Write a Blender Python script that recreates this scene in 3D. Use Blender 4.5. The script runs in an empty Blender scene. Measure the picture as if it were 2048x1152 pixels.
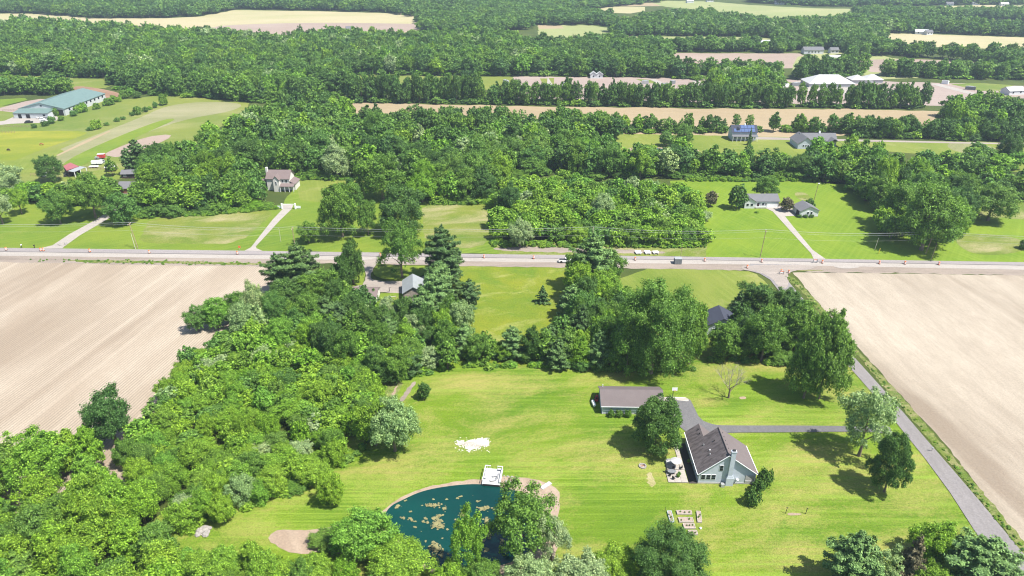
import bpy, math, random
import numpy as np
from mathutils import Vector
S = bpy.context.scene
COL = S.collection
random.seed(7); RNG = np.random.default_rng(7)
R = math.radians
# ---------------------------------------------------------------- camera
CAM_H = 110.0; FPX = 1400.0
PITCH = math.atan(706 / FPX); YAW = math.atan(31 * math.cos(PITCH) / FPX)
cd = bpy.data.cameras.new('camera'); cam = bpy.data.objects.new('camera', cd); COL.objects.link(cam)
cd.sensor_width = 36; cd.lens = 36 * FPX / 2048; cd.clip_start = 1; cd.clip_end = 20000
cam.location = (0, 0, CAM_H); cam.rotation_euler = (math.pi / 2 - PITCH, 0, YAW)
S.camera = cam
# ---------------------------------------------------------------- sky, sun, exposure
SUN_EL, SUN_AZ = 60.0, 118.0          # azimuth clockwise from +Y
w = bpy.data.worlds.new('World'); S.world = w; w.use_nodes = True
nt = w.node_tree; sky = nt.nodes.new('ShaderNodeTexSky'); sky.sky_type = 'NISHITA'; sky.sun_disc = False
sky.sun_elevation = R(SUN_EL); sky.sun_rotation = R(SUN_AZ); sky.air_density = 1.0; sky.dust_density = 1.0
bg = nt.nodes['Background']; nt.links.new(sky.outputs[0], bg.inputs[0]); bg.inputs[1].default_value = 0.10
sl = bpy.data.lights.new('sun', 'SUN'); sl.energy = 5.0; sl.angle = R(0.53); sl.color = (1.0, 0.955, 0.88)
so = bpy.data.objects.new('sun', sl); COL.objects.link(so)
sd = Vector((math.sin(R(SUN_AZ)) * math.cos(R(SUN_EL)), math.cos(R(SUN_AZ)) * math.cos(R(SUN_EL)), math.sin(R(SUN_EL))))
so.rotation_euler = sd.to_track_quat('Z', 'Y').to_euler(); so.location = (0, 0, 300)
vs = S.view_settings; vs.view_transform = 'Standard'; vs.look = 'None'; vs.gamma = 1; vs.use_curve_mapping = False
vs.exposure = 0.92
S.cycles.filter_width = 1.1; S.cycles.max_bounces = 5; S.cycles.diffuse_bounces = 3; S.cycles.glossy_bounces = 2; S.cycles.transmission_bounces = 3
S.cycles.volume_bounces = 0; S.cycles.transparent_max_bounces = 4
# ---------------------------------------------------------------- from a place in the photograph to a place on the land
_cp, _sp, _cy, _sy = math.cos(PITCH), math.sin(PITCH), math.cos(YAW), math.sin(YAW)
def G(px, py, h=0.0):
    dx, dy = (px - 1024) / FPX, (576 - py) / FPX
    x, y, z = dx, _cp + dy * _sp, -_sp + dy * _cp
    X, Y = _cy * x - _sy * y, _sy * x + _cy * y
    t = (h - CAM_H) / z
    return (X * t, Y * t)
def P(x, y, z):
    X, Y, Z = _cy * x + _sy * y, -_sy * x + _cy * y, z - CAM_H
    k = Y * _cp - Z * _sp
    return 1024 + FPX * X / k, 576 - FPX * (Y * _sp + Z * _cp) / k, k
def height_at(px, py, top):
    x, y = G(px, py); lo, hi = 0.0, 60.0
    for _ in range(30):
        m = (lo + hi) / 2
        if P(x, y, m)[1] < top: hi = m
        else: lo = m
    return lo
# ---------------------------------------------------------------- naming
def tag(o, label=None, cat=None, group=None, kind=None):
    for k, v in (('label', label), ('category', cat), ('group', group), ('kind', kind)):
        if v: o[k] = v
    return o
def thing(name, label, cat, loc, rot=0, group=None):
    o = bpy.data.objects.new(name, None); COL.objects.link(o); o.location = loc; o.rotation_euler = (0, 0, rot)
    o.empty_display_size = .5
    return tag(o, label, cat, group)
class MB:
    def __init__(s): s.v = []; s.f = []; s.m = []
    def add(s, vs_, fs, mi=0):
        b = len(s.v); s.v += [tuple(p) for p in vs_]; s.f += [[b + i for i in f] for f in fs]; s.m += [mi] * len(fs)
        return s
    def box(s, cx, cy, z0, sx, sy, sz, rot=0, mi=0, taper=1.0):
        c, n = math.cos(rot), math.sin(rot); vs_ = []
        for z, k in ((z0, 1.0), (z0 + sz, taper)):
            for a, b in ((-1, -1), (1, -1), (1, 1), (-1, 1)):
                x, y = a * sx / 2 * k, b * sy / 2 * k; vs_.append((cx + x * c - y * n, cy + x * n + y * c, z))
        return s.add(vs_, [(3, 2, 1, 0), (4, 5, 6, 7), (0, 1, 5, 4), (1, 2, 6, 5), (2, 3, 7, 6), (3, 0, 4, 7)], mi)
    def tube(s, p, q, r0, r1=None, n=6, mi=0, cap=True):
        r1 = r0 if r1 is None else r1
        p, q = Vector(p), Vector(q); d = (q - p)
        if d.length < 1e-6: return s
        d.normalize(); a = d.orthogonal().normalized(); b = d.cross(a); vs_ = []
        for c, r in ((p, r0), (q, r1)):
            for i in range(n):
                t = 2 * math.pi * i / n; vs_.append(c + (a * math.cos(t) + b * math.sin(t)) * r)
        fs = [(i, (i + 1) % n, n + (i + 1) % n, n + i) for i in range(n)]
        if cap: fs += [tuple(range(n - 1, -1, -1)), tuple(range(n, 2 * n))]
        return s.add(vs_, fs, mi)
    def rings(s, prof, n=12, c=(0, 0), mi=0):          # lathe, prof = [(r,z[,material])]
        vs_ = []
        for q in prof:
            for i in range(n):
                t = 2 * math.pi * i / n; vs_.append((c[0] + q[0] * math.cos(t), c[1] + q[0] * math.sin(t), q[1]))
        for k in range(len(prof) - 1):
            m = prof[k][2] if len(prof[k]) > 2 else mi
            b = len(s.v) - 0
            s.add([vs_[k * n + i] for i in range(n)] + [vs_[(k + 1) * n + i] for i in range(n)],
                  [(i, (i + 1) % n, n + (i + 1) % n, n + i) for i in range(n)], m)
        s.add([vs_[(len(prof) - 1) * n + i] for i in range(n)], [tuple(range(n))], mi)
        return s
    def mesh(s, name, mats, smooth=False):
        me = bpy.data.meshes.new(name); me.from_pydata(s.v, [], s.f)
        for m in (mats if isinstance(mats, (list, tuple)) else [mats]): me.materials.append(m)
        me.polygons.foreach_set('material_index', s.m)
        if smooth: me.polygons.foreach_set('use_smooth', [True] * len(s.f))
        me.update(); return me
    def build(s, name, mats, parent=None, smooth=False):
        o = bpy.data.objects.new(name, s.mesh(name, mats, smooth)); COL.objects.link(o); o.parent = parent
        return o
def copy_tree(o, parent=None, **kw):
    c = o.copy(); COL.objects.link(c); c.parent = parent
    for ch in list(o.children): copy_tree(ch, c)
    return c
# ---------------------------------------------------------------- material helpers
class NT:
    def __init__(s, name):
        s.mat = bpy.data.materials.new(name); s.mat.use_nodes = True; s.t = s.mat.node_tree
        s.bsdf = s.t.nodes['Principled BSDF']; s.bsdf.inputs['Specular IOR Level'].default_value = .25
        s.bsdf.inputs['Roughness'].default_value = .9
    def n(s, typ, **kw):
        x = s.t.nodes.new(typ)
        for k, v in kw.items(): setattr(x, k, v)
        return x
    def put(s, sock, v):
        if hasattr(v, 'is_linked') or isinstance(v, bpy.types.NodeSocket): s.t.links.new(v, sock)
        elif isinstance(v, (tuple, list)) and len(v) == 3 and sock.type == 'RGBA': sock.default_value = (*v, 1)
        else: sock.default_value = v
    def pos(s, rot=0.0, sx=1.0, sy=1.0):
        g = s.n('ShaderNodeNewGeometry'); m = s.n('ShaderNodeMapping', vector_type='TEXTURE')
        s.t.links.new(g.outputs['Position'], m.inputs[0]); m.inputs['Rotation'].default_value = (0, 0, rot)
        m.inputs['Scale'].default_value = (sx, sy, 1); return m.outputs[0]
    def obj(s, sx=1, sy=1, sz=1):
        g = s.n('ShaderNodeTexCoord'); m = s.n('ShaderNodeMapping'); s.t.links.new(g.outputs['Object'], m.inputs[0])
        m.inputs['Scale'].default_value = (sx, sy, sz); return m.outputs[0]
    def noise(s, vec, scale, detail=3, rough=.55, dist=0.0):
        x = s.n('ShaderNodeTexNoise'); s.put(x.inputs['Vector'], vec); x.inputs['Scale'].default_value = scale
        x.inputs['Detail'].default_value = detail; x.inputs['Roughness'].default_value = rough; x.inputs['Distortion'].default_value = dist
        return x.outputs[0]
    def wave(s, vec, period, dist=0.0, dscale=1.0):
        x = s.n('ShaderNodeTexWave', wave_type='BANDS', bands_direction='X'); s.put(x.inputs['Vector'], vec)
        x.inputs['Scale'].default_value = .31416 / period; x.inputs['Distortion'].default_value = dist
        x.inputs['Detail'].default_value = 1; x.inputs['Detail Scale'].default_value = dscale; return x.outputs['Fac']
    def ramp(s, f, stops):
        x = s.n('ShaderNodeValToRGB'); s.put(x.inputs[0], f); e = x.color_ramp.elements
        while len(e) < len(stops): e.new(.5)
        for a, (p, c) in zip(e, stops):
            a.position = p; a.color = (*c, 1) if isinstance(c, (tuple, list)) else (c, c, c, 1)
        return x.outputs[0]
    def mix(s, f, a, b, mode='MIX'):
        x = s.n('ShaderNodeMix', data_type='RGBA', blend_type=mode); s.put(x.inputs[0], f); s.put(x.inputs[6], a); s.put(x.inputs[7], b)
        return x.outputs[2]
    def math(s, op, a, b=0.0, c=0.0):
        x = s.n('ShaderNodeMath', operation=op); s.put(x.inputs[0], a); s.put(x.inputs[1], b); s.put(x.inputs[2], c); return x.outputs[0]
    def bump(s, f, strength=.5, dist=.1):
        x = s.n('ShaderNodeBump'); s.put(x.inputs['Height'], f); x.inputs['Strength'].default_value = strength
        x.inputs['Distance'].default_value = dist; s.t.links.new(x.outputs[0], s.bsdf.inputs['Normal'])
    def out(s, col, rough=None):
        s.put(s.bsdf.inputs['Base Color'], col)
        if rough is not None: s.bsdf.inputs['Roughness'].default_value = rough
        return s.mat
def plain(name, col, rough=.7, var=.12, scale=3.0, spec=.3, metal=0.0):
    m = NT(name); f = m.noise(m.obj(), scale, 4)
    a = tuple(c * (1 - var) for c in col); b = tuple(min(.9, c * (1 + var)) for c in col)
    m.bsdf.inputs['Specular IOR Level'].default_value = spec; m.bsdf.inputs['Metallic'].default_value = metal
    return m.out(m.ramp(f, [(.3, a), (.7, b)]), rough)
def grass(name, green, yellow, tan, tan_lo=.55, tan_hi=.8, ang=None, period=1.9, amt=.35, big=.035, tuft=.5, rot2=None):
    green, yellow, tan = (tuple(x * .78 for x in c_) for c_ in (green, yellow, tan)); m = NT(name); v = m.pos()
    base = m.mix(m.ramp(m.noise(v, big, 4, .6, .6), [(.36, 0.0), (.66, 1.0)]), green, yellow)
    base = m.mix(m.ramp(m.noise(v, .28, 5, .7), [(.35, 0.0), (.7, .75)]), base, tuple(.5 * (a + b) for a, b in zip(green, yellow)))
    tn = m.math('MULTIPLY_ADD', m.noise(m.pos(.25, 2.2, 1), big * 2.1, 6, .68, .4), .78, m.math('MULTIPLY', m.noise(v, 1.3, 4, .7), .22))
    base = m.mix(m.ramp(tn, [(tan_lo, 0.0), (tan_hi, 1.0)]), base, tan)
    for k, aa in enumerate([ang, rot2]):
        if aa is None: continue
        st = m.math('MULTIPLY', m.ramp(m.noise(m.pos(aa, 1, 26), .62 * 2 / period, 3, .75), [(.40, 0.0), (.62, 1.0)]), m.ramp(m.wave(m.pos(aa), period, 2.6, .12), [(.1, .35), (.8, 1.0)]))
        st = m.math('MAXIMUM', st, m.math('MULTIPLY', m.ramp(m.wave(m.pos(aa), period * 1.05, .9, .2), [(.78, 0.0), (.97, .9)]), m.ramp(m.noise(m.pos(aa, 1, 2.5), .03 + .01 * k, 4), [(.46, 0.0), (.56, 1.0)])))
        patch = m.ramp(m.noise(m.pos(aa, 1, 3), .045 + .02 * k, 4), [(.34, 0.1), (.62, 1.0)])
        base = m.mix(m.math('MULTIPLY', m.math('MULTIPLY', st, amt), patch), base, tuple(min(.9, c * 1.25 + .02) for c in yellow))
    fine = m.noise(v, 3.2, 5, .75); base = m.mix(tuft, base, m.ramp(fine, [(.28, (.25,) * 3), (.5, (.92,) * 3), (.76, (1.6,) * 3)]), 'MULTIPLY')
    m.bump(m.math('ADD', fine, m.noise(v, .9, 3)), .55, .22)
    return m.out(base, .95)
def soil(name, pale, mid, dark, ang, period=0.0, amt=.4, streak=.02, lo=.35, hi=.65, sx=9):
    pale, mid, dark = (tuple(x * .64 for x in c_) for c_ in (pale, mid, dark)); m = NT(name)
    s1 = m.noise(m.pos(ang, 1, sx), streak * 3.2, 6, .62, .5); s2 = m.noise(m.pos(), .012, 4, .6)
    f = m.math('MULTIPLY_ADD', s1, .55, m.math('MULTIPLY', s2, .45))
    c = m.ramp(f, [(lo, dark), (.5 * (lo + hi), mid), (hi, pale)])
    c = m.mix(m.ramp(m.noise(m.pos(ang, 1, 5), .9, 5, .7), [(.3, 0.0), (.75, .5)]), c, tuple(x * .7 for x in mid))
    if period:
        wv = m.wave(m.pos(ang), period, .5, .6)
        c = m.mix(m.math('MULTIPLY', m.ramp(wv, [(.1, 1.0), (.6, 0.0)]), m.math('MULTIPLY', m.ramp(m.noise(m.pos(ang, 1, 6), .08, 3), [(.3, .5), (.6, 1.0)]), amt)), c, tuple(x * .6 for x in dark))
    if ang != 0 and sx > 6:
        c = m.mix(m.math('MULTIPLY', m.ramp(m.wave(m.pos(ang + .015), 8.7, .5, .1), [(.88, 0.0), (.99, .3)]), m.ramp(m.noise(m.pos(ang, 1, 4), .03, 4), [(.42, 0.0), (.6, 1.0)])), c, pale)
        c = m.mix(m.ramp(m.noise(m.pos(ang + .4, 1, 3), .022, 6, .7, 1.2), [(.56, 0.0), (.74, .65)]), c, dark)
    g = m.noise(m.pos(), 2.2, 5, .8); c = m.mix(.5, c, m.ramp(g, [(.3, (.55,) * 3), (.7, (1.3,) * 3)]), 'MULTIPLY')
    m.bump(g, .5, .12)
    return m.out(c, .95)
# ---------------------------------------------------------------- land: materials
GREEN = (.082, .178, .008); YEL = (.175, .265, .012); TAN = (.35, .32, .09)
M = {}
M['undergrowth'] = grass('undergrowth', (.045, .075, .015), (.10, .13, .02), (.16, .16, .06), .6, .9, tuft=.8)
M['lawn'] = grass('lawn', GREEN, YEL, TAN, .45, .62, R(91), 2.1, .85, tuft=.6)
M['worn_lawn'] = grass('worn_lawn', (.22, .24, .06), (.36, .34, .12), (.46, .40, .22), .40, .6, tuft=.5)
M['lawn_west'] = grass('lawn_west', (.11, .20, .015), (.20, .26, .025), TAN, .58, .8, R(-58), 2.6, .45, tuft=.35)
M['lawn_east'] = grass('lawn_east', (.12, .22, .012), (.20, .28, .018), (.36, .34, .12), .62, .82, R(-35), 2.3, .35, tuft=.3, rot2=R(30))
M['lawn_back'] = grass('lawn_back', (.13, .20, .02), (.24, .27, .05), (.36, .33, .15), .55, .75, R(20), 2.2, .3, tuft=.3)
M['meadow'] = grass('meadow', (.12, .21, .015), (.24, .27, .02), (.38, .38, .12), .52, .72, tuft=.85, big=.07)
M['rough'] = grass('rough_grass', (.11, .19, .02), (.22, .25, .04), (.38, .34, .17), .46, .66, tuft=.7, big=.045)
M['pasture'] = grass('pasture', (.13, .20, .03), (.24, .26, .05), (.34, .32, .13), .5, .75, tuft=.45, big=.012)
M['pasture_yellow'] = grass('pasture_yellow', (.15, .22, .02), (.25, .28, .025), (.36, .34, .04), .46, .66, tuft=.4, big=.016)
M['pasture_dry'] = grass('pasture_dry', (.19, .21, .09), (.27, .27, .12), (.36, .33, .2), .45, .7, R(-42), 5, .25, tuft=.35, big=.012)
M['stubble'] = grass('stubble', (.36, .35, .17), (.44, .40, .21), (.50, .42, .26), .4, .62, R(88), 14, .3, tuft=.25, big=.004)
M['crop'] = grass('crop', (.25, .30, .11), (.36, .37, .16), (.42, .39, .2), .5, .7, tuft=.2, big=.004)
M['verge'] = grass('verge', (.09, .16, .02), (.16, .20, .03), (.36, .31, .16), .45, .7, tuft=.8, big=.15)
M['west_field'] = soil('west_field_soil', (.68, .585, .46), (.56, .465, .355), (.43, .34, .25), R(-9), .87, .55, lo=.40, hi=.60)
M['east_field'] = soil('east_field_soil', (.63, .545, .43), (.50, .425, .33), (.34, .27, .20), R(6), 0, .3, streak=.02, lo=.40, hi=.60, sx=7)
M['tan_soil'] = soil('tan_soil', (.56, .45, .28), (.50, .39, .24), (.40, .31, .19), R(80), 0, lo=.3, hi=.7, streak=.006)
M['pink_soil'] = soil('pink_soil', (.56, .45, .38), (.48, .37, .30), (.38, .29, .23), R(80), 0, lo=.3, hi=.7, streak=.005)
M['red_soil'] = soil('red_soil', (.50, .33, .23), (.38, .23, .15), (.22, .13, .08), R(60), 0, lo=.35, hi=.65, streak=.02)
M['site_soil'] = soil('site_soil', (.56, .46, .40), (.49, .39, .34), (.40, .31, .27), R(85), 0, lo=.3, hi=.7, streak=.006)
M['sand'] = soil('pond_bank', (.60, .48, .36), (.50, .38, .28), (.38, .28, .2), R(30), 0, lo=.35, hi=.65, streak=.1)
M['gravel'] = soil('gravel', (.54, .47, .41), (.46, .40, .35), (.37, .32, .28), R(90), 0, lo=.35, hi=.65, streak=.1)
M['concrete'] = soil('concrete', (.60, .55, .49), (.54, .49, .44), (.46, .42, .37), R(90), 0, lo=.3, hi=.7, streak=.05)
M['dirt'] = soil('dirt_shoulder', (.50, .42, .35), (.42, .35, .29), (.28, .23, .19), R(90), 0, lo=.36, hi=.64, streak=.06)
M['asphalt'] = soil('asphalt', (.25, .245, .25), (.22, .215, .22), (.19, .185, .19), R(0), 0, lo=.3, hi=.7, streak=.05)
M['worn'] = soil('worn_road', (.41, .38, .375), (.36, .335, .33), (.30, .28, .27), R(0), 2.4, .12, lo=.3, hi=.7, streak=.05)
M['main_road'] = soil('main_road_asphalt', (.48, .44, .43), (.43, .39, .38), (.36, .33, .32), R(91), 2.4, .12, lo=.3, hi=.7, streak=.04)
M['white_stone'] = soil('white_stone', (.85, .82, .76), (.75, .7, .64), (.5, .45, .36), R(90), 0, lo=.4, hi=.6, streak=.3)
m = NT('pond_water'); v = m.pos()
m.bump(m.noise(v, 1.6, 3), .12, .05); m.bsdf.inputs['Specular IOR Level'].default_value = .5
M['water'] = m.out(m.ramp(m.noise(v, .05, 3), [(.35, (.001, .030, .026)), (.7, (.002, .048, .038))]), .08)
m = NT('far_pond_water'); v = m.pos(); m.bump(m.noise(v, .5, 2), .1, .05)
M['water2'] = m.out((.02, .10, .13), .05)
# ---------------------------------------------------------------- land: sheets
_layer = {}
def wpoly(pts):
    return [G(*p) for p in pts]
def smooth_poly(w, it=1):
    for _ in range(it):
        o = []
        for i in range(len(w)):
            a, b = w[i], w[(i + 1) % len(w)]
            o += [(a[0] * .75 + b[0] * .25, a[1] * .75 + b[1] * .25), (a[0] * .25 + b[0] * .75, a[1] * .25 + b[1] * .75)]
        w = o
    return w
def rough_poly(w, step, amp, rng):
    o = []
    for i in range(len(w)):
        a, b = w[i], w[(i + 1) % len(w)]; L = math.dist(a, b); n = max(1, min(60, int(L / step)))
        nx, ny = -(b[1] - a[1]) / max(L, 1e-6), (b[0] - a[0]) / max(L, 1e-6)
        for k in range(n):
            t = k / n; d = rng.uniform(-amp, amp); o.append((a[0] + (b[0] - a[0]) * t + nx * d, a[1] + (b[1] - a[1]) * t + ny * d))
    return o
def sheet(name, pts, mat, layer, sm=0, rough=None, label=None, world=False, cat=None):
    w_ = list(pts) if world else wpoly(pts)
    if sm: w_ = smooth_poly(w_, sm)
    if rough: w_ = rough_poly(w_, rough[0], rough[1], random.Random(len(name) + layer))
    ar = sum(w_[i][0] * w_[(i + 1) % len(w_)][1] - w_[(i + 1) % len(w_)][0] * w_[i][1] for i in range(len(w_)))
    if ar < 0: w_.reverse()
    cx = sum(p[0] for p in w_) / len(w_); cy = sum(p[1] for p in w_) / len(w_)
    me = bpy.data.meshes.new(name); me.from_pydata([(p[0] - cx, p[1] - cy, 0) for p in w_], [], [list(range(len(w_)))])
    me.materials.append(M[mat]); o = bpy.data.objects.new(name, me); COL.objects.link(o); o.location = (cx, cy, layer * .024 + (len(_layer) % 11) * .002 if layer else 0); _layer[len(_layer)] = 1
    o['kind'] = 'structure'
    if label: o['label'] = label
    return o
# one ground sheet to the horizon
sheet('ground', [(-4500, -250), (4500, -250), (4500, 9000), (-4500, 9000)], 'undergrowth', 0, world=True)
# far fields
RG = (9, 2.0)
sheet('stubble_field', [(-300, 26), (100, 27.5), (185, 37), (330, 36.5), (400, 33), (470, 20), (660, 23), (830, 28), (900, 44), (890, 50), (760, 75), (560, 82), (350, 76), (0, 66), (-300, 60)], 'stubble', 1, rough=RG)
sheet('dry_field', [(400, 52), (600, 45), (800, 47), (880, 49), (760, 74), (560, 80), (430, 76)], 'pink_soil', 2, 2, label='bare pinkish end of the far stubble field')
sheet('far_field', [(1075, 49.5), (1180, 50), (1240, 60), (1280, 76), (1240, 83), (1080, 86)], 'crop', 1, rough=RG)
sheet('far_field', [(1075, 49.5), (1122, 50), (1128, 57), (1078, 58)], 'tan_soil', 2)
sheet('far_field', [(1320, 73), (1480, 74), (1545, 77), (1545, 95), (1330, 95)], 'crop', 1, rough=RG)
sheet('far_field', [(1195, 13), (1290, 14), (1290, 22), (1260, 27), (1190, 24)], 'stubble', 1)
sheet('far_field', [(1140, 4), (1330, 6), (1340, 12), (1260, 13), (1120, 12)], 'tan_soil', 1)
sheet('far_field', [(1290, 1), (1420, 3), (1500, 10), (1640, 17), (1738, 18), (1735, 28), (1660, 38), (1560, 46), (1480, 36), (1400, 20), (1330, 14)], 'crop', 1, rough=RG)
sheet('far_field', [(1860, 14), (1960, 10), (2300, 14), (2300, 26), (2048, 25), (1900, 27)], 'stubble', 1, rough=RG)
sheet('far_field', [(1770, 66), (1850, 68), (2048, 75), (2300, 84), (2300, 104), (2048, 99), (1860, 94), (1780, 84)], 'stubble', 1, rough=RG)
sheet('far_field', [(900, 22), (960, 24), (955, 30), (895, 28)], 'tan_soil', 1)
sheet('far_field', [(440, -3), (560, -2.5), (560, 0.5), (440, 0.5)], 'crop', 1)
sheet('plowed_field', [(1330, 106), (1600, 107), (1625, 116), (1610, 130), (1585, 136), (1500, 142), (1335, 146)], 'pink_soil', 1, rough=RG, label='bare pinkish field beyond the housing site')
sheet('lawn', [(1600, 106), (1740, 105), (1800, 120), (1900, 124), (1980, 122), (1980, 150), (1600, 165), (1580, 140)], 'crop', 1, 1)
sheet('plowed_field', [(1720, 127), (1790, 118), (1850, 119), (1985, 124), (2000, 135), (1860, 140), (1745, 147), (1730, 136)], 'pink_soil', 2, 1)
sheet('plowed_field', [(1575, 135), (1620, 128), (1700, 122), (1770, 118), (1790, 121), (1700, 131), (1640, 137)], 'pink_soil', 2, 1)
sheet('rough_grass', [(680, 150), (1040, 154), (1040, 180), (680, 178)], 'pasture', 1, rough=RG)
sheet('building_site', [(1028, 153), (1500, 157), (1900, 166), (2060, 172), (2060, 196), (1900, 212), (1500, 206), (1020, 196)], 'site_soil', 1, rough=RG, label='graded bare soil of the building site behind the tree row')
for q in ([(1080, 157), (1095, 157), (1106, 175), (1088, 174)], [(1095, 156), (1108, 156), (1108, 168), (1100, 168)], [(1272, 158), (1300, 160), (1320, 168), (1290, 166)], [(1400, 161), (1418, 162), (1440, 174), (1425, 174)],
          [(1565, 164), (1600, 166), (1612, 172), (1565, 172)], [(1900, 168), (1960, 166), (2020, 170), (2060, 180), (1960, 182)]):
    sheet('site_grass', q, 'pasture', 2)
for q in ([(1095, 156), (1097, 156), (1118, 190), (1092, 190)], [(1300, 158), (1310, 158), (1335, 170), (1320, 171)], [(1384, 161), (1395, 161), (1440, 180), (1400, 182)], [(1590, 163), (1660, 163), (1720, 172), (1730, 190), (1640, 190), (1600, 176)], [(1855, 167), (1880, 168), (1960, 188), (1940, 189)]):
    sheet('site_road', q, 'concrete', 3)
sheet('tan_field', [(690, 205), (1060, 213), (1500, 218), (1700, 218), (1875, 222), (1860, 250), (1500, 290), (1200, 285), (690, 265)], 'tan_soil', 1, rough=RG, label='long strip of dry tan field between two tree rows')
# pond houses' lawn
sheet('lawn', [(1225, 268), (1500, 272), (1740, 282), (1740, 300), (1620, 350), (1230, 350)], 'lawn_back', 1, rough=(5, .8), label='lawn round the two grey-roofed houses and the small pond')
sheet('lawn', [(1740, 280), (2300, 290), (2300, 345), (2048, 345), (1930, 340), (1860, 310), (1740, 300)], 'lawn_back', 1, 1)
sheet('dry_field', [(1905, 283), (1975, 290), (2000, 300), (1985, 312), (1920, 306), (1890, 293)], 'pasture_dry', 2, 2)
sheet('path', [(1490, 273), (1620, 277), (1960, 285), (2300, 291), (2300, 294), (1960, 288), (1620, 281), (1510, 279)], 'gravel', 3, label='pale farm lane behind the grey-roofed houses')
sheet('pond_bank', [(1255, 294), (1330, 295), (1400, 299), (1395, 304), (1330, 310), (1262, 304)], 'sand', 2, 1)
sheet('pond_water', [(1262, 296), (1300, 295.5), (1328, 298), (1332, 304), (1310, 308), (1270, 303)], 'water2', 3, 2, label='small far pond on the back lawn')
# north of the road, east
sheet('lawn', [(1340, 362), (1400, 360), (1500, 362), (1632, 364), (1700, 370), (1900, 400), (2300, 400), (2300, 530), (2048, 525), (1640, 519), (1400, 514), (1405, 500), (1370, 440)], 'lawn_east', 1, rough=(3, .5), label='bright mown lawn round the white house')
sheet('rough_grass', [(1930, 430), (2048, 440), (2300, 450), (2300, 400), (2048, 400)], 'rough', 2, 1)
sheet('rough_grass', [(1900, 470), (1990, 468), (2048, 480), (2060, 500), (1990, 512), (1930, 505)], 'rough', 2, 2)
sheet('driveway', [(1640, 520), (1652, 519), (1625, 500), (1585, 452), (1570, 433), (1592, 432), (1586, 418), (1552, 410), (1530, 411), (1532, 417), (1545, 423), (1557, 436), (1597, 480), (1622, 507), (1628, 520)], 'concrete', 4, label='pale concrete drive up to the white house')
sheet('dirt_patch', [(1585, 385), (1610, 384), (1625, 398), (1600, 402)], 'rough', 2, 2)
sheet('rough_grass', [(980, 484), (1200, 488), (1415, 488), (1412, 514), (1000, 509)], 'rough', 2, rough=(2, .4), label='rank verge grass in front of the scrub wood')
# north of the road, middle and west
sheet('lawn', [(-300, 395), (0, 400), (240, 420), (560, 415), (600, 360), (720, 362), (860, 400), (1000, 400), (1010, 508), (505, 502), (0, 496), (-300, 492)], 'lawn_west', 1, rough=(3, .5), label='mown lawns north of the main road')
sheet('rough_grass', [(300, 436), (420, 428), (520, 421), (548, 424), (520, 450), (480, 487), (370, 488), (270, 486), (290, 460)], 'rough', 2, 1, (2, .6), label='unmown rough grass plot west of the gated drive')
sheet('lawn', [(590, 360), (730, 362), (730, 415), (600, 400)], 'lawn_back', 2, label='striped pale lawn beside the brown-roofed house')
sheet('rough_grass', [(843, 405), (900, 402), (985, 410), (985, 470), (960, 498), (860, 490), (845, 470)], 'rough', 2, 1, (2, .6), label='rough clearing between the woods north of the road')
sheet('lawn', [(520, 500), (560, 450), (600, 430), (650, 425), (660, 500)], 'lawn_west', 3)
sheet('driveway', [(80, 497), (125, 497), (128, 494), (160, 471), (210, 442), (232, 428), (260, 410), (250, 405), (222, 418), (205, 431), (186, 443), (140, 468), (105, 491)], 'concrete', 4, label='pale drive curving to the house among the western trees')
sheet('driveway', [(487, 503), (527, 503), (513, 497), (512, 493), (560, 441), (583, 419), (587, 410), (565, 408), (566, 418), (545, 440), (502, 495)], 'concrete', 4, label='pale drive up to the white gateway')
# west pasture
sheet('pasture', [(-300, 215), (0, 212), (120, 205), (240, 200), (330, 190), (495, 203), (500, 215), (420, 270), (300, 350), (150, 372), (-300, 372)], 'pasture', 1, rough=(6, 1), label='pastures around the green-roofed arena')
sheet('pasture', [(-300, 270), (60, 262), (180, 262), (165, 272), (80, 300), (0, 335), (-300, 335)], 'pasture_yellow', 2, 2, label='pasture yellow with flowers where the horse grazes')
sheet('pasture', [(90, 312), (140, 290), (280, 236), (330, 212), (400, 203), (490, 206), (470, 222), (360, 240), (240, 286), (120, 345), (60, 335)], 'pasture_dry', 2, 2, label='dry greyish strip of pasture')
sheet('pasture', [(115, 330), (200, 288), (320, 240), (360, 236), (300, 262), (210, 306), (140, 345)], 'lawn_west', 3, 2, label='bright green strip of pasture')
sheet('pasture', [(-300, 310), (20, 325), (60, 310), (140, 295), (90, 330), (60, 350), (-300, 350)], 'lawn_back', 3, 1)
sheet('path', [(112, 311), (116, 312), (175, 285), (222, 263), (218, 262), (170, 282)], 'tan_soil', 4, label='thin worn track crossing the dry pasture')
sheet('dirt_patch', [(205, 310), (225, 300), (290, 274), (345, 268), (335, 280), (280, 300), (240, 316)], 'pink_soil', 4, 1, label='strip of bare pinkish garden soil beside the wood')
sheet('riding_arena', [(-200, 225), (0, 216), (50, 203), (80, 198), (140, 201), (150, 207), (100, 215), (70, 225), (48, 227), (0, 222), (-100, 240)], 'site_soil', 3, 0, label='pale sand riding ground beside the green-roofed arena')
sheet('farmyard', [(-200, 262), (0, 246), (40, 228), (60, 230), (110, 228), (120, 240), (90, 246), (30, 247), (0, 250), (-100, 262)], 'concrete', 3, 1, label='pale gravel yard in front of the green-roofed arena')
sheet('dirt_patch', [(142, 174), (165, 172), (215, 180), (245, 188), (235, 196), (200, 196), (160, 192)], 'red_soil', 3, 2, label='heap ground of reddish bare earth behind the arena')
sheet('rough_grass', [(0, 152), (140, 150), (165, 158), (215, 158), (230, 175), (150, 180), (100, 170), (0, 175)], 'pasture', 2, 1)
sheet('pasture', [(-200, 205), (0, 199), (50, 196), (55, 200), (0, 213), (-200, 222)], 'lawn_west', 3)
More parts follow.
